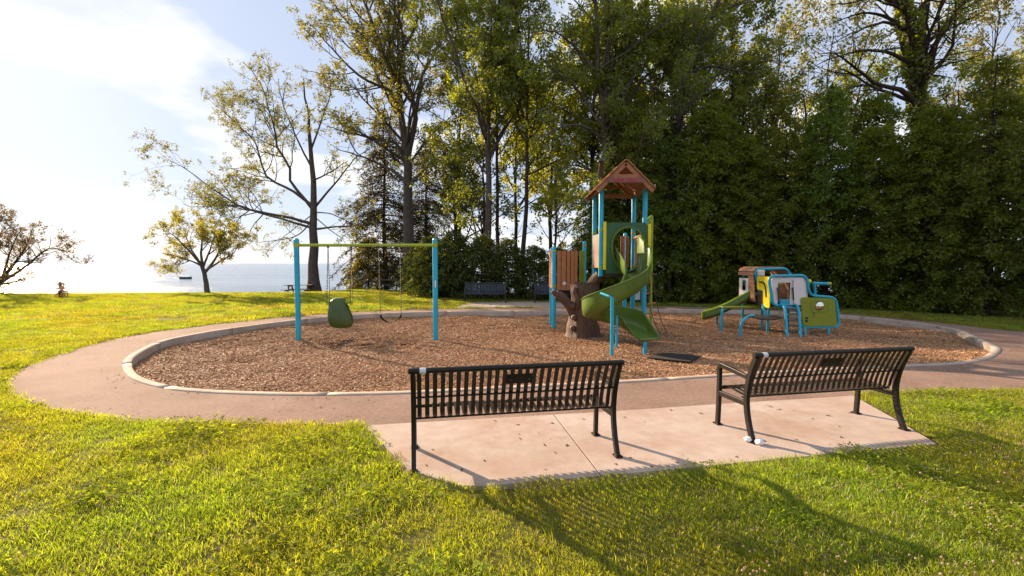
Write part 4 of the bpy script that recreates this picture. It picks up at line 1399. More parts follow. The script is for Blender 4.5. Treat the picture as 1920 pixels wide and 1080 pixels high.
# ------------------------------------------------------------------ swing
sw = thing('swing_frame', 'blue two-post swing frame with a lime green top beam', 'swing frame', (-3.61, 11.75, MZ))
SL, SR, SY = -5.32, -1.90, 11.75
O = Vector((-3.61, 11.75, MZ))


def post(x, y, z0, z1, r, parent, mat, off, name='post', n=16):
    zs = [z0, z1 - r * 0.9, z1 - r * 0.45, z1 - r * 0.12, z1]
    rs = [r, r, r * 0.86, r * 0.5, r * 0.08]
    return MB(off).tube([(x, y, z) for z in zs], rs, n).build(name, mat, parent, True)


for k, x in enumerate((SL, SR)):
    p = post(x, SY, MZ - 0.3, 2.35, 0.064, sw, M['blue'], O)
    MB(O).tube([(x, SY, 2.12), (x, SY, 2.22)], 0.068, 16).build('beam_clamp', M['lime'], p, True)
    if k: MB(O).box((x + 0.01, SY - 0.0655, 1.22), (0.035, 0.003, 0.17)).build('label_plate', M['label'], p)
MB(O).tube([(SL, SY, 2.17), (SR, SY, 2.17)], 0.036, 12).build('top_beam', M['lime'], sw, True)
hang = [Q(615, 460, SY).x, Q(658, 460, SY).x, Q(710, 460, SY).x, Q(750, 460, SY).x]
for x in hang:
    MB(O).box((x, SY, 2.125), (0.03, 0.07, 0.05)).build('hanger', M['steel'], sw)


def chain(a, b, off, parent):
    a, b = Vector(a), Vector(b)
    n_ = max(2, int((b - a).length / 0.032))
    mb = MB(off)
    t = (b - a).normalized()
    s1 = t.cross(Vector((0, 1, 0.1))).normalized(); s2 = t.cross(s1)
    for k in range(n_):
        c = a.lerp(b, (k + 0.5) / n_)
        s = s1 if k % 2 else s2
        hl, hw = 0.020, 0.009
        ring = [c + t * hl, c + t * hl * .5 + s * hw, c - t * hl * .5 + s * hw, c - t * hl, c - t * hl * .5 - s * hw, c + t * hl * .5 - s * hw]
        mb.tube(ring, 0.0055, 4, closed=True)
    return mb.build('chain', M['steel'], parent)


# toddler bucket seat
ts = thing('bucket_swing', 'green moulded bucket swing seat hanging at the left of the frame', 'swing seat', (hang[0] * 0.5 + hang[1] * 0.5 + 0.02, SY, 0.12))
o_ = Vector(ts.location)
cx = (hang[0] + hang[1]) / 2
lev = [(0.125, 634, 650, 0.06), (0.14, 625, 657, 0.10), (0.19, 620, 661.5, 0.14), (0.28, 616.5, 663, 0.17), (0.40, 615, 661, 0.18), (0.53, 615, 657, 0.18), (0.66, 616, 652.5, 0.16),
       (0.74, 618, 649.5, 0.14), (0.80, 620, 647.5, 0.12), (0.84, 623, 645, 0.09), (0.865, 628, 641, 0.05)]
vs, fs = [], []
ns = 28
for j, (z, xl, xr, hd) in enumerate(lev):
    xl, xr = Q(xl, 590, SY).x, Q(xr, 590, SY).x
    for k in range(ns):
        a = 2 * math.pi * k / ns
        ca, sa = math.cos(a), math.sin(a)
        ex = abs(ca) ** 0.75 * (1 if ca > 0 else -1)
        ey = abs(sa) ** 0.9 * (1 if sa > 0 else -1)
        vs.append(((xl + xr) / 2 + ex * (xr - xl) / 2, SY + ey * hd - 0.12 * (0.5 - z), z))
for j in range(len(lev) - 1):
    for k in range(ns):
        l = (k + 1) % ns
        fs.append((j * ns + k, j * ns + l, j * ns + ns + l, j * ns + ns + k))
fs += [tuple(range(ns - 1, -1, -1)), tuple((len(lev) - 1) * ns + k for k in range(ns))]
MB(o_).add(vs, fs).build('shell', M['seat_green'], ts, True)
MB(o_).tube([(hang[0] - 0.05, SY, 0.755), (hang[1] + 0.0, SY, 0.755)], 0.032, 10).build('seat_bar', M['olive'], ts, True)
for x, dx_ in ((hang[0], -0.02), (hang[1], -0.01)):
    MB(o_).tube([(x + dx_, SY - 0.03, 0.70), (x + dx_, SY - 0.03, 0.81)], 0.042, 10).build('bar_end', M['lime'], ts, True)
    for s in (-1, 1):
        chain((x, SY, 2.11), (x + dx_, SY + s * 0.10, 0.76), o_, ts)
bs = thing('belt_swing', 'black sagging belt swing hanging at the right of the frame', 'swing seat', ((hang[2] + hang[3]) / 2, SY, 0.25))
o_ = Vector(bs.location)
q = catmull([(hang[2] + 0.02, SY, 0.44), (hang[2] + 0.07, SY, 0.34), ((hang[2] + hang[3]) / 2, SY, 0.255), (hang[3] - 0.05, SY, 0.34), (hang[3] + 0.01, SY, 0.45)], 5)
MB(o_).strip(q, (0, 0.14, 0), 0.014).build('belt', M['rubber'], bs)
chain((hang[2], SY, 2.11), (hang[2] + 0.02, SY, 0.44), o_, bs)
chain((hang[3], SY, 2.11), (hang[3] + 0.01, SY, 0.45), o_, bs)

# ------------------------------------------------------------------ play tower
TX0, TX1, TY0, TY1 = 2.24, 3.34, 12.0, 13.07
tw = thing('play_tower', 'blue-posted play tower with brown gabled roof, spiral slide and moulded stump', 'play tower', ((TX0 + TX1) / 2, (TY0 + TY1) / 2, MZ))
O = Vector(tw.location)
for x, y in ((TX0, TY0), (TX1, TY0), (TX0 + 0.02, TY1), (TX1 - 0.01, TY1)):
    p = post(x, y, MZ - 0.3 if (x, y) != (TX0, TY0) else 1.40, 3.62, 0.063, tw, M['blue'], O)
    for z in (1.62, 2.55):
        MB(O).tube([(x, y, z - 0.025), (x, y, z + 0.025)], 0.068, 16).build('clamp_band', M['lime'], p, True)
DZ = 1.50
MB(O).box(((TX0 + TX1) / 2, (TY0 + TY1) / 2, DZ - 0.04), (TX1 - TX0 - 0.13, TY1 - TY0 - 0.13, 0.08)).build('deck', M['rubber'], tw, bevel=0.006)
MB(O).bar((TX0 + 0.07, TY0 - 0.02, DZ - 0.05), (TX1 - 0.07, TY0 - 0.02, DZ - 0.05), 0.03, 0.12).build('deck_edge', M['black'], tw)

# roof: gable to the camera, laid from lapped boards
apx, apz, ez = 2.755, 4.20, 3.50
hw = 0.70
fy, by = 11.58, 13.5
nbd = 4
for s in (-1, 1):
    for k in range(nbd):
        u0, u1 = k / nbd, (k + 1.12) / nbd
        p0 = Vector((apx + s * hw * u0, 0, apz + (ez - apz) * u0 + 0.014 * (nbd - k) * 0 + 0.02))
        p1 = Vector((apx + s * hw * min(u1, 1.0), 0, apz + (ez - apz) * min(u1, 1.0) + 0.02))
        nrm = Vector((s * (apz - ez), 0, hw)).normalized()
        a, b = p0 + nrm * 0.004, p1 + nrm * 0.022
        pts = [Vector((a.x, fy, a.z)), Vector((b.x, fy, b.z)), Vector((b.x, by, b.z)), Vector((a.x, by, a.z))]
        mb = MB(O); mb.plate(pts, nrm, 0.026)
        mb.build('roof_board', M['roof'], tw)
for yy in (fy + 0.06, by - 0.10):
    tr_ = None
    for s in (-1, 1):
        e = Vector((apx + s * (hw - 0.02), yy, ez - 0.02)); a = Vector((apx, yy, apz - 0.065))
        if s < 0:
            tr_ = MB(O).bar(a, e, 0.045, 0.10, (0, 0, 1)).build('rafter', M['roof'], tw)
        else:
            MB(O).bar(a, e, 0.045, 0.10, (0, 0, 1)).build('rafter', M['roof'], tw)
    MB(O).bar((apx - 0.30, yy - 0.03, 3.83), (apx + 0.30, yy - 0.03, 3.83), 0.03, 0.085).build('tie_beam', M['roof'], tw)
for s in (-1, 1):
    MB(O).bar((apx + s * 0.56, fy + 0.1, 3.585), (apx + s * 0.56, by - 0.1, 3.585), 0.05, 0.10).build('eave_beam', M['roof'], tw)
MB(O).bar((apx - 0.62, TY1 + 0.02, 3.56), (apx + 0.62, TY1 + 0.02, 3.56), 0.04, 0.12).build('rear_beam', M['roof'], tw)
sg = MB(O).box((apx + 0.0, fy - 0.015, 3.725), (0.86, 0.024, 0.115)).build('name_board', M['sign_board'], tw, bevel=0.006)


def text_mesh(s, size, mat, name):
    cu = bpy.data.curves.new(name, 'FONT')
    cu.body = s; cu.size = size; cu.align_x = 'CENTER'; cu.align_y = 'CENTER'; cu.extrude = 0.004; cu.offset = 0.002
    to = bpy.data.objects.new(name, cu)
    COL.objects.link(to)
    bpy.context.view_layer.update()
    me = bpy.data.meshes.new_from_object(to.evaluated_get(bpy.context.evaluated_depsgraph_get()))
    bpy.data.objects.remove(to)
    me.materials.clear(); me.materials.append(mat)
    return me


to = link('lettering', text_mesh('KIDS ONLY', 0.115, M['sign_red'], 'lettering'), sg)
to.location = Vector((apx, fy - 0.030, 3.725)) - O
to.rotation_euler = (R(90), 0, 0)
to.scale = (1.02, 1, 1)
# bent stove pipe
pc = [Vector((apx - 0.34, 12.4, 3.90)), Vector((apx - 0.49, 12.4, 4.02)), Vector((apx - 0.46, 12.4, 4.22)), Vector((apx - 0.45, 12.4, 4.34))]
ch = MB(O).tube(pc, [0.05, 0.055, 0.055, 0.055], 10).build('chimney_pipe', M['bark_dark'], tw, True)
MB(O).tube([pc[3] + Vector((0, 0, 0.0)), pc[3] + Vector((0, 0, 0.03)), pc[3] + Vector((0.01, 0, 0.10))], [0.11, 0.10, 0.02], 10).build('chimney_cap', M['black'], ch, True)

# tower side panels
for y0 in (TY0 + 0.10,):
    for k in range(5):
        yy = TY0 + 0.14 + k * 0.185
        MB(O).box((TX0 - 0.02, yy, 2.04), (0.03, 0.15, 0.86)).build('side_slat', M['cedar_plank'], tw, bevel=0.004)
        MB(O).box((TX1 + 0.02, yy, 2.04), (0.03, 0.15, 0.86)).build('side_slat', M['plank'], tw, bevel=0.004)
for z in (1.66, 2.42):
    MB(O).bar((TX0 + 0.01, TY0 + 0.05, z), (TX0 + 0.01, TY1 - 0.05, z), 0.03, 0.05).build('side_rail', M['plank'], tw)
    MB(O).bar((TX1 - 0.01, TY0 + 0.05, z), (TX1 - 0.01, TY1 - 0.05, z), 0.03, 0.05).build('side_rail', M['plank'], tw)
for x in (3.02, 3.16):
    MB(O).box((x, TY1 - 0.02, 2.04), (0.10, 0.03, 0.86)).build('rear_slat', M['plank'], tw, bevel=0.004)

# slide hood
hx, hz, hr = 2.90, 2.17, 0.43
xa, xb, za_, zb = TX0 + 0.11, TX1 + 0.04, 1.46, 2.74
no = 48
outer, inner = [], []
for k in range(no):
    a = 2 * math.pi * k / no
    ca, sa = math.cos(a), math.sin(a)
    tx = ((xb - hx) if ca > 0 else (hx - xa)) / max(abs(ca), 1e-6)
    tz = ((zb - hz) if sa > 0 else (hz - za_)) / max(abs(sa), 1e-6)
    q = min(tx, tz)
    outer.append((hx + ca * q, TY0 - 0.10, hz + sa * q))
    inner.append((hx + ca * hr * 0.95, TY0 - 0.10, hz + sa * hr * (1.05 if sa > 0 else 1.5)))
MB(O).ring(outer, inner, (0, 1, 0), 0.05).build('slide_hood', M['dark_green'], tw, bevel=0.01)
MB(O).tube(catmull([(p[0], p[1] - 0.02, p[2]) for p in inner], 1, True), 0.028, 8, closed=True).build('hood_rim', M['green'], tw, True)
for x in (TX0 + 0.075, TX1 + 0.085):
    MB(O).box((x, TY0 - 0.10, 2.16 + (0.06 if x > 3 else 0)), (0.075, 0.05, 1.20 if x < 3 else 0.98)).build('yellow_post_panel', M['yellow'], tw, bevel=0.01)
    for z in (1.74, 2.60):
        MB(O).box((x, TY0 - 0.04, z), (0.10, 0.09, 0.05)).build('clamp_band', M['lime'], tw, bevel=0.005)

# spiral slide chute
Rr = 0.50
Cx, Cy = hx - Rr, 10.98
path3, hd = [], []
for k in range(6):
    u = k / 5
    path3.append(Vector((hx, 12.0 + (Cy - 12.0) * u, 1.50 - 0.13 * u))); hd.append(Vector((0, -1, 0)))
zk = [(0, 1.34), (45, 1.16), (90, 0.90), (135, 0.66), (180, 0.47), (225, 0.36), (270, 0.28), (315, 0.20), (345, 0.14)]
for deg in range(8, 346, 7):
    f = R(-deg)
    z = float(np.interp(deg, [a for a, _ in zk], [b for _, b in zk]))
    path3.append(Vector((Cx + Rr * math.cos(f), Cy + Rr * math.sin(f), z))); hd.append(Vector((math.sin(f), -math.cos(f), 0)))
lastp, lh = path3[-1], hd[-1].normalized()
for k in range(1, 7):
    path3.append(lastp + lh * 0.105 * k + Vector((0, 0, -0.022 * k if k < 6 else -0.022 * 5.5))); hd.append(lh)
W = 0.26
prof = [(-W - 0.025, 0.37), (-W - 0.01, 0.36), (-W, 0.19), (-W * 0.93, 0.07), (-W * 0.72, 0.015), (-W * 0.35, 0.0), (W * 0.35, 0.0), (W * 0.72, 0.015), (W * 0.93, 0.07), (W, 0.17), (W + 0.01, 0.27), (W + 0.025, 0.28)]
vs, fs = [], []
npf = len(prof)
nP = len(path3)
for i, (p, h) in enumerate(zip(path3, hd)):
    side = h.cross(Vector((0, 0, 1))).normalized()   # right-hand side of travel
    hs = 1.0
    if i > nP - 8: hs = max(0.22, 1 - (i - (nP - 8)) * 0.13)
    for (a, b) in prof:
        # outer wall (left of travel) stands a little higher in the turn
        rise = 1 + 1.25 * max(0.0, 1 - i / 11) if a < 0 else 1 + 1.3 * max(0.0, 1 - i / 7)   # walls run up into the hood
        bb = b * hs * (1.12 if a < 0 else 0.95) * rise
        vs.append(p + side * a + Vector((0, 0, bb)))
for i in range(nP - 1):
    for k in range(npf - 1):
        fs.append((i * npf + k, i * npf + k + 1, (i + 1) * npf + k + 1, (i + 1) * npf + k))
ob = MB(O).add(vs, fs).build('slide_chute', M['green'], tw, True)
so = ob.modifiers.new('thickness', 'SOLIDIFY'); so.thickness = 0.022; so.offset = 0
for k in (0, npf - 1):
    MB(O).tube([vs[i * npf + k] for i in range(nP)], 0.017, 6).build('chute_rim', M['green'], ob, True)
endc = path3[-1]
MB(O).tube([vs[(nP - 1) * npf + k] for k in range(npf)], 0.022, 6).build('exit_lip', M['green'], ob, True)
# supports
s1 = P(1147, 671, MZ)
MB(O).tube([(s1.x, s1.y, MZ - 0.2), (s1.x, s1.y, 0.96), (s1.x, s1.y, 1.03)], 0.036, 10).build('slide_support', M['blue'], tw, True)
MB(O).tube([(s1.x, s1.y, 1.01), (s1.x - 0.06, s1.y + 0.03, 1.05), (s1.x - 0.17, s1.y + 0.35, 1.10)], 0.024, 8).build('support_arm', M['blue'], tw, True)
s2 = P(1209, 665, MZ)
MB(O).tube([(s2.x, s2.y, MZ - 0.2), (s2.x, s2.y, 0.06)], 0.040, 10).build('slide_support', M['blue'], tw, True)
s3 = P(1156, 654, MZ)
MB(O).tube([(s3.x, s3.y, MZ - 0.2), (s3.x, s3.y, 0.55)], 0.028, 10).build('slide_support', M['blue'], tw, True)

# lime climbing pole with rope steps on the right
px_ = 3.80
MB(O).tube(rounded([(TX1 + 0.05, 12.75, 2.70), (px_, 12.95, 3.02), (px_, 12.95, MZ - 0.2)], 0.08, 5, False), 0.034, 10).build('climbing_pole', M['lime'], tw, True)
MB(O).tube([(px_, 12.95, 2.95), (TX1 + 0.03, 12.6, 2.55)], 0.022, 8).build('pole_brace', M['lime'], tw, True)
for k in range(6):
    a = 1.2 + k * 1.1
    z = 1.45 - k * 0.27
    c = Vector((px_ + 0.08 * math.cos(a) + 0.02 * k - 0.05, 12.9 + 0.10 * math.sin(a), z))
    MB(O).box(c, (0.20, 0.09, 0.035), Matrix.Rotation(0.5 + 0.9 * k, 3, 'Z') @ Matrix.Rotation(0.25, 3, 'Y')).build('rope_step', M['plank'], tw, bevel=0.012)
for s in (-1, 1):
    MB(O).tube(catmull([(px_ - 0.05 + s * 0.05, 12.9, 1.5), (px_ + 0.0 + s * 0.09, 12.85, 0.9), (px_ + 0.10 + s * 0.10, 12.8, 0.3), (px_ + 0.30 + s * 0.10, 12.7, MZ - 0.02)], 5), 0.010, 6).build('rope', M['bark'], tw, True)
# age notice on the rear post
sx = 3.46
sn = MB(O).box((sx + 0.04, TY1 + 0.12, 1.02), (0.13, 0.012, 0.62)).build('notice', M['label'], tw)
MB(O).box((sx + 0.04, TY1 + 0.112, 1.20), (0.132, 0.006, 0.20)).build('blue_panel', M['sign_blue'], sn)
for k in range(6):
    MB(O).box((sx + 0.04 + (-0.03 if k % 2 else 0.03), TY1 + 0.107, 1.14 + 0.06 * (k // 2)), (0.028, 0.004, 0.03)).build('pictogram', M['label'], sn)
MB(O).box((sx + 0.04, TY1 + 0.112, 1.07), (0.132, 0.006, 0.035)).build('red_strip', M['sign_red'], sn)
MB(O).tube([(sx + 0.03, TY1 + 0.110, 0.93), (sx + 0.03, TY1 + 0.104, 0.93)], 0.035, 12).build('round_symbol', M['black'], sn)

# low deck behind on the left
LX0, LX1, LY0, LY1 = 1.22, 2.26, 13.8, 14.85
for x, y, zt in ((LX0, LY0, 2.22), (LX1, LY1, 2.42), (LX0 + 0.02, LY1, 2.2), (3.40, 14.3, 2.64)):
    p = post(x, y, MZ - 0.3, zt, 0.062, tw, M['blue'], O)
    for z in (zt - 0.14, 1.06):
        MB(O).tube([(x, y, z - 0.025), (x, y, z + 0.025)], 0.068, 14).build('clamp_band', M['lime'], p, True)
MB(O).box(((LX0 + LX1) / 2, (LY0 + LY1) / 2, 0.88), (LX1 - LX0 - 0.1, LY1 - LY0 - 0.05, 0.08)).build('low_deck', M['rubber'], tw)
for k, (x, w) in enumerate([(1.36, 0.11), (1.50, 0.13), (1.635, 0.095), (1.75, 0.095), (1.855, 0.09)]):
    MB(O).box((x, LY0 - 0.02, 1.52), (w, 0.03, 1.14)).build('deck_slat', M['plank'], tw, bevel=0.005)
for z in (1.02, 2.0):
    MB(O).bar((LX0 + 0.06, LY0 + 0.012, z), (1.93, LY0 + 0.012, z), 0.03, 0.06).build('slat_rail', M['plank'], tw)
for k in range(5):
    MB(O).box((LX0 - 0.05, LY0 + 0.12 + k * 0.2, 1.54), (0.03, 0.16, 1.10)).build('deck_slat', M['cedar_plank'], tw, bevel=0.005)
MB(O).box((1.52, LY0 - 0.045, 1.14), (0.10, 0.02, 0.10), Matrix.Rotation(R(45), 3, 'Y')).build('compass_disc', M['white_panel'], tw, bevel=0.02)
MB(O).box((2.14, LY1 - 0.35, 1.62), (0.17, 0.03, 0.98)).build('lime_panel', M['olive'], tw, bevel=0.02)
gm = MB(O)
for k in range(7): gm.bar((1.33 + 0.065 * k, LY0, 0.62), (1.33 + 0.065 * k, LY0, 0.92), 0.012, 0.012)
for k in range(5): gm.bar((1.32, LY0 + 0.008, 0.64 + 0.065 * k), (1.74, LY0 + 0.008, 0.64 + 0.065 * k), 0.012, 0.012)
gm.build('mesh_guard', M['black'], tw)

# moulded stump
def organic(pts, rad, n, seed, off, amp=0.10, lobes=5):
    r = random.Random(seed)
    ph = [r.uniform(0, 6.28) for _ in range(4)]
    m = MB(off).tube(pts, rad, n)
    ring = n
    out = []
    for j in range(len(pts)):
        c = Vector(pts[j]) - Vector(off)
        for k in range(ring):
            v = Vector(m.v[j * ring + k])
            a = 2 * math.pi * k / ring
            f = 1 + amp * (math.sin(lobes * a + ph[0] + j * 0.12) * 0.6 + math.sin((lobes * 2 + 1) * a + ph[1] + j * 0.3) * 0.4 + 0.35 * math.sin(j * 1.3 + ph[2]))
            out.append(tuple(c + (v - c) * f))
    m.v = out
    return m


scx, scy = 1.88, 12.45
tp_ = catmull([(scx, scy, MZ - 0.1), (scx, scy, MZ + 0.06), (scx - 0.01, scy, 0.2), (scx, scy, 0.55), (scx + 0.03, scy, 0.9), (scx + 0.05, scy + 0.05, 1.14)], 4)
nT = len(tp_)
rr = np.interp(np.linspace(0, 1, nT), [0, 0.2, 0.4, 0.65, 0.85, 1], [0.52, 0.46, 0.37, 0.33, 0.36, 0.40])
st = organic(tp_, rr, 30, 5, O, 0.09).build('stump', M['stump'], tw, True)
organic(catmull([(scx - 0.12, scy - 0.05, 0.25), (scx - 0.34, scy - 0.1, 0.58), (scx - 0.58, scy - 0.1, 0.84), (scx - 0.73, scy - 0.12, 0.92)], 4), np.interp(np.linspace(0, 1, 13), [0, 0.4, 1], [0.2, 0.13, 0.105]), 14, 6, O, 0.10, 3).build('stump_branch', M['stump'], st, True)
organic(catmull([(scx - 0.70, scy - 0.12, 0.86), (scx - 0.80, scy - 0.14, 0.98), (scx - 0.82, scy - 0.15, 1.02)], 3), [0.07, 0.075, 0.075, 0.07, 0.07, 0.065, 0.055], 10, 7, O, 0.08, 3).build('branch_knob', M['stump'], st, True)
organic(catmull([(scx + 0.1, scy, 0.95), (scx + 0.24, scy - 0.05, 1.20), (scx + 0.40, scy - 0.16, 1.44)], 4), np.interp(np.linspace(0, 1, 9), [0, 1], [0.17, 0.12]), 14, 8, O, 0.10, 3).build('stump_branch', M['stump'], st, True)
organic(catmull([(scx - 0.22, scy - 0.28, 0.55), (scx - 0.20, scy - 0.33, 0.80), (scx - 0.27, scy - 0.30, 0.98), (scx - 0.25, scy - 0.28, 1.10)], 4), np.interp(np.linspace(0, 1, 13), [0, 0.5, 1], [0.07, 0.055, 0.06]), 10, 10, O, 0.12, 3).build('stump_root', M['stump'], st, True)
for (dx_, z) in ((-0.30, 0.62), (-0.27, 0.33), (-0.30, 0.06)):
    organic([(scx + dx_, scy - 0.20, z), (scx + dx_ - 0.02, scy - 0.30, z), (scx + dx_ - 0.03, scy - 0.40, z + 0.01)], [0.085, 0.075, 0.05], 10, 11, O, 0.08, 3).build('stump_step', M['stump'], st, True)

# rubber mat heaved up at the slide exit
mt = [P(1243, 663, MZ), P(1318, 669, MZ), P(1294, 684, MZ), P(1214, 672, MZ)]
mm = MB()
zt = [-0.005, 0.0, 0.035, -0.005]
mm.plate([Vector((p.x, p.y, MZ + z)) for p, z in zip(mt, zt)], (0, 0, 1), 0.03)
o = mm.build('rubber_mat', M['rubber'], None, bevel=0.006)
tag(o, 'black rubber wear mat lying tilted in the chips below the spiral slide', 'mat')

# ------------------------------------------------------------------ playhouse
ph = thing('playhouse', 'blue-framed playhouse with white, yellow and olive panels and a small green slide', 'playhouse', (7.5, 13.2, MZ))
O = Vector(ph.location)
FY, MY, RY = 12.75, 13.6, 14.55
def pt(px, py, y): return Q(px, py, y)
# front outline tube: cabin frame running into the olive panel frame
fr = [(1449, 573), (1441, 518), (1512, 516), (1518, 554), (1567, 558), (1574, 613), (1502, 614), (1495, 578)]
q = rounded([pt(x, y, FY) for x, y in fr], 0.17, 6)
MB(O).tube(q, 0.037, 10, closed=True).build('front_frame', M['blue'], ph, True)
q = rounded([pt(x, y, MY) for x, y in [(1428, 566), (1415, 505), (1478, 503), (1490, 566)]], 0.18, 6)
MB(O).tube(q, 0.034, 10, closed=True).build('middle_frame', M['blue'], ph, True)
q = rounded([pt(x, y, RY) for x, y in [(1404, 552), (1391, 508), (1452, 506), (1462, 552)]], 0.18, 6)
MB(O).tube(q, 0.032, 10, closed=True).build('rear_frame', M['blue'], ph, True)
# legs
for px, py, y, top in ((1514, 629, FY, 0.02), (1555, 628, FY, 0.02)):
    p = P(px, py, MZ)
    MB(O).tube([(p.x, p.y, MZ - 0.2), (p.x, FY, top)], 0.034, 8).build('leg', M['blue'], ph, True)
for x, y in ((7.2, MY), (7.95, MY), (7.1, RY), (7.9, RY)):
    MB(O).tube([(x, y, MZ - 0.2), (x, y, 0.62)], 0.034, 8).build('leg', M['blue'], ph, True)
# white front panel with door opening
pw = rounded([pt(x, y, FY + 0.02) for x, y in [(1452, 571), (1446, 521), (1510, 520), (1514, 573)]], 0.09, 5)
nn = len(pw)
dc = pt(1470, 548, FY + 0.02)
door = []
for p in pw:
    dv = p - pt(1481, 546, FY + 0.02)
    door.append(dc + Vector((max(-0.17, min(0.17, dv.x * 0.75)), 0, max(-0.34, min(0.26, dv.z * 0.9)))))
MB(O).ring(pw, door, (0, 1, 0), 0.02).build('white_front_panel', M['white_panel'], ph)
bs_ = rounded([pt(x, y, FY - 0.01) for x, y in [(1487, 524), (1507, 523), (1511, 572), (1489, 572)]], 0.05, 4)
MB(O).plate(bs_, (0, -1, 0), 0.015).build('raised_leaf', M['white_panel'], ph, bevel=0.004)
for px in (1457.5, 1486):
    MB(O).bar(pt(px, 539, FY - 0.02), pt(px + 2.5, 562, FY - 0.02), 0.012, 0.03).build('slot', M['black'], ph)
MB(O).box(pt(1475, 567, FY + 0.05), (0.36, 0.03, 0.16)).build('door_sill_panel', M['blue'], ph, bevel=0.02)
# yellow side panel with curved slot
def side_pt(u, z): # along the left wall from front frame to middle frame
    a, b = pt(1446, 545, FY + 0.04), pt(1420, 545, MY - 0.02)
    p = a.lerp(b, u); p.z = z; return p
yo = rounded([side_pt(0.03, 0.50), side_pt(0.50, 0.52), side_pt(0.52, 0.96), side_pt(0.97, 0.98), side_pt(0.97, 1.36), side_pt(0.05, 1.36)], 0.08, 4)
MB(O).plate(yo, (-1, 0, 0), 0.025).build('yellow_side_panel', M['yellow'], ph, bevel=0.005)
sl = catmull([side_pt(0.75, 1.20) + Vector((-0.035, 0, 0)), side_pt(0.45, 1.18) + Vector((-0.035, 0, 0)), side_pt(0.30, 1.02) + Vector((-0.035, 0, 0)), side_pt(0.26, 0.80) + Vector((-0.035, 0, 0))], 5)
MB(O).tube(sl, 0.02, 6).build('maze_slot', M['bark_dark'], ph)
MB(O).box(side_pt(0.73, 0.73), (0.02, 0.36, 0.40)).build('lower_side_panel', M['bark_dark'], ph)
MB(O).box(side_pt(0.76, 1.46), (0.02, 0.36, 0.16)).build('pale_upper_panel', M['white_panel'], ph)
# wooden curved shell between middle and rear frame, slat by slat
shell = rounded([(7.02, 0, 0.62), (6.93, 0, 1.60), (7.90, 0, 1.60), (7.98, 0, 0.62)], 0.20, 7, False)
nsl = 15
cum = [0]
for i in range(1, len(shell)): cum.append(cum[-1] + (shell[i] - shell[i - 1]).length)
def shell_at(s):
    s *= cum[-1]
    for i in range(1, len(shell)):
        if cum[i] >= s:
            return shell[i - 1].lerp(shell[i], (s - cum[i - 1]) / (cum[i] - cum[i - 1] + 1e-9))
    return shell[-1]
for k in range(26):
    a, b = shell_at(k / 26 + 0.002), shell_at((k + 1) / 26 - 0.002)
    t_ = (b - a); nrm = Vector((t_.z, 0, -t_.x)).normalized()
    if nrm.dot((a + b) / 2 - Vector((7.45, 0, 1.0))) < 0: nrm = -nrm
    y0, y1 = MY + 0.03, RY - 0.02
    if 2 <= k <= 6: y1 = MY + 0.33
    pts = [Vector((a.x, y0, a.z)), Vector((b.x, y0, b.z)), Vector((b.x, y1, b.z)), Vector((a.x, y1, a.z))]
    MB(O).plate(pts, nrm, 0.025).build('shell_slat', M['cedar_plank'], ph)
wo = [Vector((6.97, y, z)) for y, z in [(MY + 0.36, 0.72), (RY - 0.04, 0.72), (RY - 0.04, 1.28), (MY + 0.36, 1.28)]]
wi = [Vector((6.97, y, z)) for y, z in [(MY + 0.50, 0.92), (MY + 0.74, 0.92), (MY + 0.74, 1.22), (MY + 0.50, 1.22)]]
MB(O).ring(wo, wi, (-1, 0, 0), 0.02).build('window_panel', M['white_panel'], ph)
MB(O).box((7.5, (FY + RY) / 2 + 0.1, 0.56), (0.92, RY - FY - 0.3, 0.06)).build('floor', M['rubber'], ph)
MB(O).box((7.98, (MY + FY) / 2, 0.95), (0.02, MY - FY - 0.1, 0.7)).build('right_wall', M['white_panel'], ph)
MB(O).tube(catmull([pt(1464, 528, 13.3) + Vector((0.07 * math.cos(k), 0, 0.07 * math.sin(k))) for k in np.linspace(0, 5.6, 9)], 2), 0.012, 6).build('steering_ring', M['yellow'], ph, True)
# olive panel
oo = rounded([pt(x, y, FY - 0.02) for x, y in [(1500, 557), (1564, 560), (1569, 611), (1505, 612)]], 0.10, 5)
op = MB(O).plate(oo, (0, -1, 0), 0.03).build('olive_panel', M['olive'], ph, bevel=0.005)
rp_ = rounded([pt(x, y, FY - 0.056) for x, y in [(1521, 564), (1553, 565), (1553, 585), (1522, 586)]], 0.05, 4)
MB(O).tube(rp_, 0.007, 5, closed=True).build('raised_border', M['olive'], op)
dm = pt(1536.5, 574, FY - 0.05)
MB(O).tube([dm, dm + Vector((0, -0.03, 0)), dm + Vector((0, -0.055, 0)), dm + Vector((0, -0.065, 0))], [0.125, 0.115, 0.07, 0.01], 24).build('mirror_dome', M['mirror'], op, True)
for dz in (0, 0.08):
    MB(O).box(pt(1512.5, 602, FY - 0.055) + Vector((0, 0, dz)), (0.07, 0.014, 0.05)).build('slot', M['bark_dark'], op)
MB(O).bar(pt(1526, 587, FY - 0.055), pt(1526.5, 595, FY - 0.055), 0.012, 0.008).build('groove', M['bark_dark'], op)
# periscope
a = pt(1529, 557, FY); b = pt(1527.5, 531, FY)
MB(O).tube([a, b], 0.032, 8).build('periscope_post', M['blue'], ph, True)
MB(O).tube([pt(1524, 531, FY), pt(1553, 532, FY)], 0.040, 10).build('periscope_tube', M['blue'], ph, True)
MB(O).tube([pt(1552.5, 532, FY), pt(1557.5, 532, FY)], [0.046, 0.046], 10).build('periscope_cap', M['lime'], ph, True)
c = pt(1517.5, 527.5, FY + 0.05)
MB(O).tube([c + Vector((0, 0, z)) for z in (-0.055, -0.04, 0, 0.04, 0.055)], [0.02, 0.045, 0.06, 0.045, 0.02], 12).build('yellow_bell', M['yellow'], ph, True)
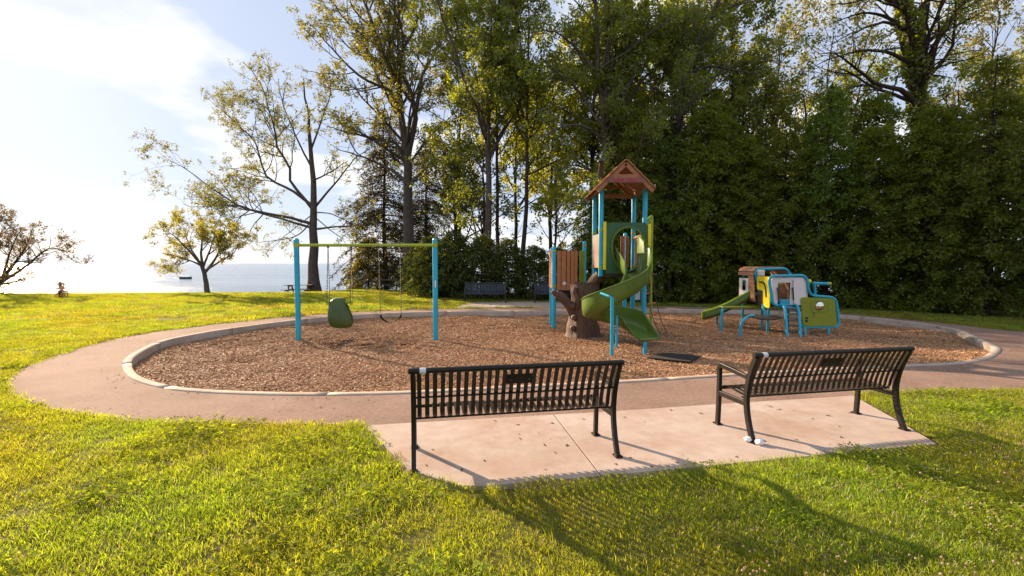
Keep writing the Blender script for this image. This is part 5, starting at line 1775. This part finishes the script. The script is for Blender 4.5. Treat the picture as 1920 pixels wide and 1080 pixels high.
# ladder
for px0, px1, px2 in ((1463, 1472, 1477), (1490, 1497, 1502)):
    q = rounded([pt(px0, 571, FY - 0.03), pt(px1, 575, FY - 0.25), P(px2, 633, MZ) + Vector((0, 0, -0.1))], 0.15, 6, False)
    MB(O).tube(q, 0.036, 10).build('ladder_rail', M['blue'], ph, True)
for k in range(5):
    yy = 579 + k * 10.5
    y_ = FY - 0.22 - k * 0.03
    a, b = pt(1474.5 + k * 0.7, yy, y_), pt(1497 + k * 0.9, yy, y_)
    MB(O).bar(a + Vector((0.02, 0.03, 0)), b + Vector((-0.02, 0.03, 0)), 0.13, 0.035).build('ladder_step', M['old_wood'], ph, bevel=0.005)
# sling bench in front
g1 = P(1388, 632, MZ)
q = rounded([g1 + Vector((0, 0, -0.1)), Vector((g1.x, g1.y, 0.20)), Vector((g1.x + 0.28, g1.y + 0.05, 0.37)), Vector((7.13, 12.50, 0.36))], 0.16, 6, False)
MB(O).tube(q[:14], 0.035, 10).build('sling_leg', M['blue'], ph, True)
g2 = P(1439, 625, MZ)
q2 = rounded([g2 + Vector((0, 0, -0.1)), Vector((g2.x, g2.y, 0.26)), Vector((g2.x - 0.10, g2.y + 0.1, 0.50)), Vector((7.05, 13.3, 0.58))], 0.1, 5, False)
MB(O).tube(q2, 0.033, 10).build('sling_leg', M['blue'], ph, True)
s0, s1_ = Vector((g1.x + 0.20, g1.y + 0.02, 0.35)), Vector((7.16, 12.55, 0.30))
sq = [s0.lerp(s1_, u) + Vector((0, 0.12, -0.07 * math.sin(math.pi * u))) for u in np.linspace(0, 1, 9)]
MB(O).strip(sq, (0.0, 0.42, 0.02), 0.02).build('sling_seat', M['rubber'], ph)
# olive balance plank
g3 = P(1353, 622, MZ)
MB(O).tube(rounded([g3 + Vector((0, 0, -0.1)), Vector((g3.x, g3.y, 0.42)), Vector((g3.x + 0.12, g3.y + 0.05, 0.47))], 0.08, 5, False), 0.036, 10).build('plank_leg', M['blue'], ph, True)
MB(O).bar((g3.x - 0.02, g3.y + 0.08, 0.49), (7.08, 13.62, 0.47), 0.26, 0.04).build('balance_plank', M['olive'], ph, bevel=0.01)
# little slide
vs, fs = [], []
tp0, tp1 = Vector((7.02, 13.95, 0.70)), Vector((5.90, 14.55, 0.02))
prof2 = [(-0.29, 0.24), (-0.27, 0.06), (-0.20, 0.0), (0.20, 0.0), (0.27, 0.06), (0.29, 0.24)]
dv = Vector((tp1.x - tp0.x, tp1.y - tp0.y, 0)).normalized(); sv = Vector((-dv.y, dv.x, 0))
us = np.linspace(0, 1, 14)
for u in us:
    p = tp0.lerp(tp1, u)
    p.z = 0.02 + 0.68 * (1 - u) ** 1.35 if u < 0.97 else 0.03
    for a, b in prof2: vs.append(p + sv * a + Vector((0, 0, b)))
for i in range(13):
    for k in range(5): fs.append((i * 6 + k, i * 6 + k + 1, i * 6 + 7 + k, i * 6 + 6 + k))
ob = MB(O).add(vs, fs).build('slide', M['green'], ph, True)
so = ob.modifiers.new('thickness', 'SOLIDIFY'); so.thickness = 0.03; so.offset = 0
for k in (0, 5): MB(O).tube([vs[i * 6 + k] for i in range(14)], 0.02, 6).build('slide_rim', M['lime'], ob, True)
MB(O).tube([vs[13 * 6 + k] for k in range(6)], 0.03, 6).build('slide_lip', M['lime'], ob, True)
MB(O).tube([(6.30, 14.5, MZ - 0.2), (6.30, 14.5, 0.1)], 0.032, 8).build('slide_leg', M['blue'], ph, True)

# ------------------------------------------------------------------ small things on the shore
def picnic_table(label, x, y, rz, group='picnic tables on the bank'):
    z = float(land(x, y))
    t = thing('picnic_table', label, 'picnic table', (x, y, z), rz, group)
    for k in range(5):
        MB().box((0, -0.3 + 0.15 * k, 0.74), (1.85, 0.135, 0.04)).build('table_plank', M['old_wood'], t)
    for s in (-1, 1):
        for k in range(2):
            MB().box((0, s * (0.62 + 0.14 * k), 0.43), (1.85, 0.125, 0.04)).build('seat_plank', M['old_wood'], t)
    for sx in (-0.65, 0.65):
        MB().bar((sx, -0.80, 0.385), (sx, 0.80, 0.385), 0.05, 0.09).build('cross_beam', M['old_wood'], t)
        MB().bar((sx, -0.33, 0.68), (sx, 0.33, 0.68), 0.05, 0.08).build('cross_beam', M['old_wood'], t)
        for s in (-1, 1):
            MB().bar((sx + 0.05, s * 0.25, 0.70), (sx + 0.05, s * 0.58, 0.0), 0.05, 0.09, (1, 0, 0)).build('leg', M['old_wood'], t)
    return t


picnic_table('weathered picnic table left of the broad shade tree trunk', -14.9, 33.2, 0.06)
picnic_table('shaded picnic table beside the forked tree trunk', -8.4, 32.2, -0.05)

# rowing boat
c = P(348, 523, -2.0)
bt = thing('rowing_boat', 'small dark empty boat moored out on the lake', 'boat', (c.x, c.y, -2.0), 0.08)
st_, nst = [], 9
vs, fs = [], []
for i in range(nst):
    u = -1 + 2 * i / (nst - 1)
    hw_ = 0.62 * (1 - abs(u) ** 2.6 * 0.85); sh = 0.45 + 0.14 * u * u
    for (a, b) in [(-1, 1), (-0.85, 0.3), (-0.4, -0.3), (0.4, -0.3), (0.85, 0.3), (1, 1)]:
        vs.append((u * 1.4, a * hw_, b * sh))
for i in range(nst - 1):
    for k in range(5): fs.append((i * 6 + k, i * 6 + k + 1, i * 6 + 7 + k, i * 6 + 6 + k))
fs += [tuple(range(6)), tuple((nst - 1) * 6 + k for k in range(6))]
hb = MB().add(vs, fs).build('hull', M['boat'], bt)
sm_ = hb.modifiers.new('thickness', 'SOLIDIFY'); sm_.thickness = 0.05
for x in (-0.6, 0.3): MB().box((x, 0, 0.35), (0.22, 1.05, 0.04)).build('thwart', M['old_wood'], bt)

# reddish shrub and sapling at the bank
M['leaf_red'] = leaf_mat('reddish_leaf', (0.26, 0.11, 0.06), (0.32, 0.16, 0.07), 0.5, (0.5, 0.22, 0.10))
c = P(114, 558)
rs_ = conifer_set('red_shrub', [dict(h=0.85, rad=0.27, nb=60, per=14, seed=250, base=0.05, droop=0.1, size=0.07, lat=0.05, aspect=0.6, top_pow=0.5, belly=0.4, trunk_r=0.03)], 'leaf_red', 'bark_dark')
plant('young_shrub', 'small upright reddish shrub on the bank near the left edge', rs_[0], c.x, c.y, 1.0, 0.5, cat='shrub')
c = P(127, 558)
broadleaf('staked_sapling', 'thin young sapling beside the small reddish shrub', [([c, c + Vector((0.02, 0, 0.5)), c + Vector((-0.03, 0, 1.0))], 0.02, 0.006), ([c + Vector((0, 0, 0.5)), c + Vector((0.25, 0, 0.75))], 0.008, 0.003), ([c + Vector((0, 0, 0.6)), c + Vector((-0.28, 0, 0.8))], 0.008, 0.003)],
          'leaf_bronze', seed=90, dens=(3, 3, 2), leaf_pm=30, leaf_size=0.06, cap=160, maxlen=0.8, cat='sapling', leaf_spread=0.03)
